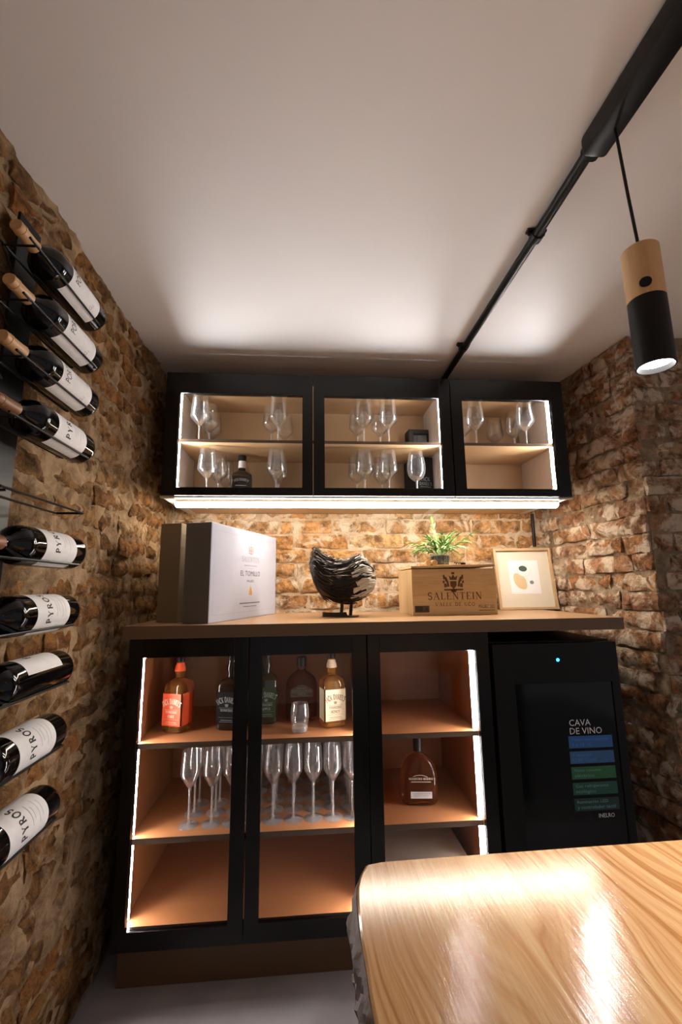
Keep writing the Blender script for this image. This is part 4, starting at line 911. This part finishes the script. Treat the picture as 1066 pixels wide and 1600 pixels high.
def pendant(label, x, y):
    t = thing('pendant_lamp', label, 'lamp', (x, y, 1.492)); r = .0305
    MB().tube([(0, 0, .231), (-.006, .001, .35), (-.012, .002, CEIL - .046 - 1.492)], .0028, 8).build('cord', 'black_matte', t, 60)
    MB().lathe([(r, .128), (r, .229), (r - .003, .232), (.004, .232)], 36).build('wood_sleeve', 'pendant_wood', t, 40)
    MB().lathe([(r, .0), (r, .1275), (r - .006, .1275), (r - .002, .0)], 36, cap0=False, cap1=False).build('black_sleeve', 'black_matte', t, 40)
    MB().lathe([(.001, .010), (r - .0025, .010), (r - .0025, .014), (.001, .014)], 36).build('lens', 'lamp_lens', t, 40)
    k = MB().lathe([(.0095, 0), (.0095, .003), (.008, .0035)], 18).build('knob', 'black_matte', t, 40)
    k.matrix_local = Matrix.Rotation(radians(-128), 4, 'Z') @ Matrix.Translation((r - .0015, 0, .148)) @ Matrix.Rotation(pi / 2, 4, 'Y')
    ld_ = bpy.data.lights.new('pendant_light', 'SPOT'); ld_.energy = PENDANT_W; ld_.spot_size = radians(75); ld_.spot_blend = .7; ld_.shadow_soft_size = .02; ld_.color = (1, .95, .92)
    lo = bpy.data.objects.new('pendant_light', ld_); COL.objects.link(lo); lo.parent = t; lo.location = (0, 0, .004)
    return t
pendant('wood and black cylinder pendant lamp hanging over the table', .614, .672)
pendant('added unseen pendant lamp over the middle of the table', .614, .02)  # extra lamp out of view, added to light the table and ceiling
pendant('added unseen pendant lamp over the near end of the table', .614, -.60)  # second added lamp, unseen behind the camera

# ------------------------------------------------------------------ table
tbv = thing('table', 'honey-coloured live-edge wood table with glossy top', 'table', (0, 0, 0))
TZ, TT = .75, .055
pts = []
def edge_x(y): return .064 + .010 * sin(y * 9 + .6) * .5 + nz3((0, y, 0), 14, 2) * .006 + (.018 * max(0, (y - .60) / .06) ** 2 if y > .60 else 0)
ys = [(-.75 + i * (1.405 / 140)) for i in range(141)]
left = [(edge_x(y), y) for y in ys]
yf = .655
outline = left + [(.098, yf + .004)] + [(.10 + (1.32 - .10) * i / 24, yf + .005 + .020 * i / 24) for i in range(1, 25)] + [(1.32, -.75)]
mb = MB(); n = len(outline)
bev = lambda p, d: (p[0] + (d if p[0] < .12 else 0), p[1] - (d if p[1] > .64 else 0))
mb.v = [(*bev(p, .003), TZ) for p in outline] + [(p[0], p[1], TZ - .003) for p in outline] + [(p[0], p[1], TZ - TT) for p in outline]
mb.f = [tuple(range(n))] + [tuple(range(2 * n, 3 * n))[::-1]]
for k in (0, 1):
    for i in range(n): mb.f.append((k * n + i, k * n + (i + 1) % n, (k + 1) * n + (i + 1) % n, (k + 1) * n + i))
mb.build('top', 'table_wood', tbv)
mb = MB(); rows = 9
for j in range(rows + 1):
    t = j / rows
    for i, y in enumerate(ys[:-1]):
        bul = sin(pi * min(1, t * 1.05)) * .010 + nz3((t * .3, y, 0), 26, 8) * .008 * sin(pi * t) + nz3((t * .6, y, 0), 60, 4) * .004 * sin(pi * t)
        mb.v.append((edge_x(y) - .0005 - max(bul, -.002) + (.004 * t), y, TZ - .002 - t * (TT + .004)))
m_ = len(ys) - 1
for j in range(rows):
    for i in range(m_ - 1): mb.f.append((j * m_ + i, j * m_ + i + 1, (j + 1) * m_ + i + 1, (j + 1) * m_ + i))
mb.build('bark_edge', 'bark', tbv)
for x in (.42, 1.15):
    for y in (-.55, .42): MB().bbox(x - .03, x + .03, y - .03, y + .03, 0, TZ - TT - .001, .002).build('leg', 'black_metal', tbv)
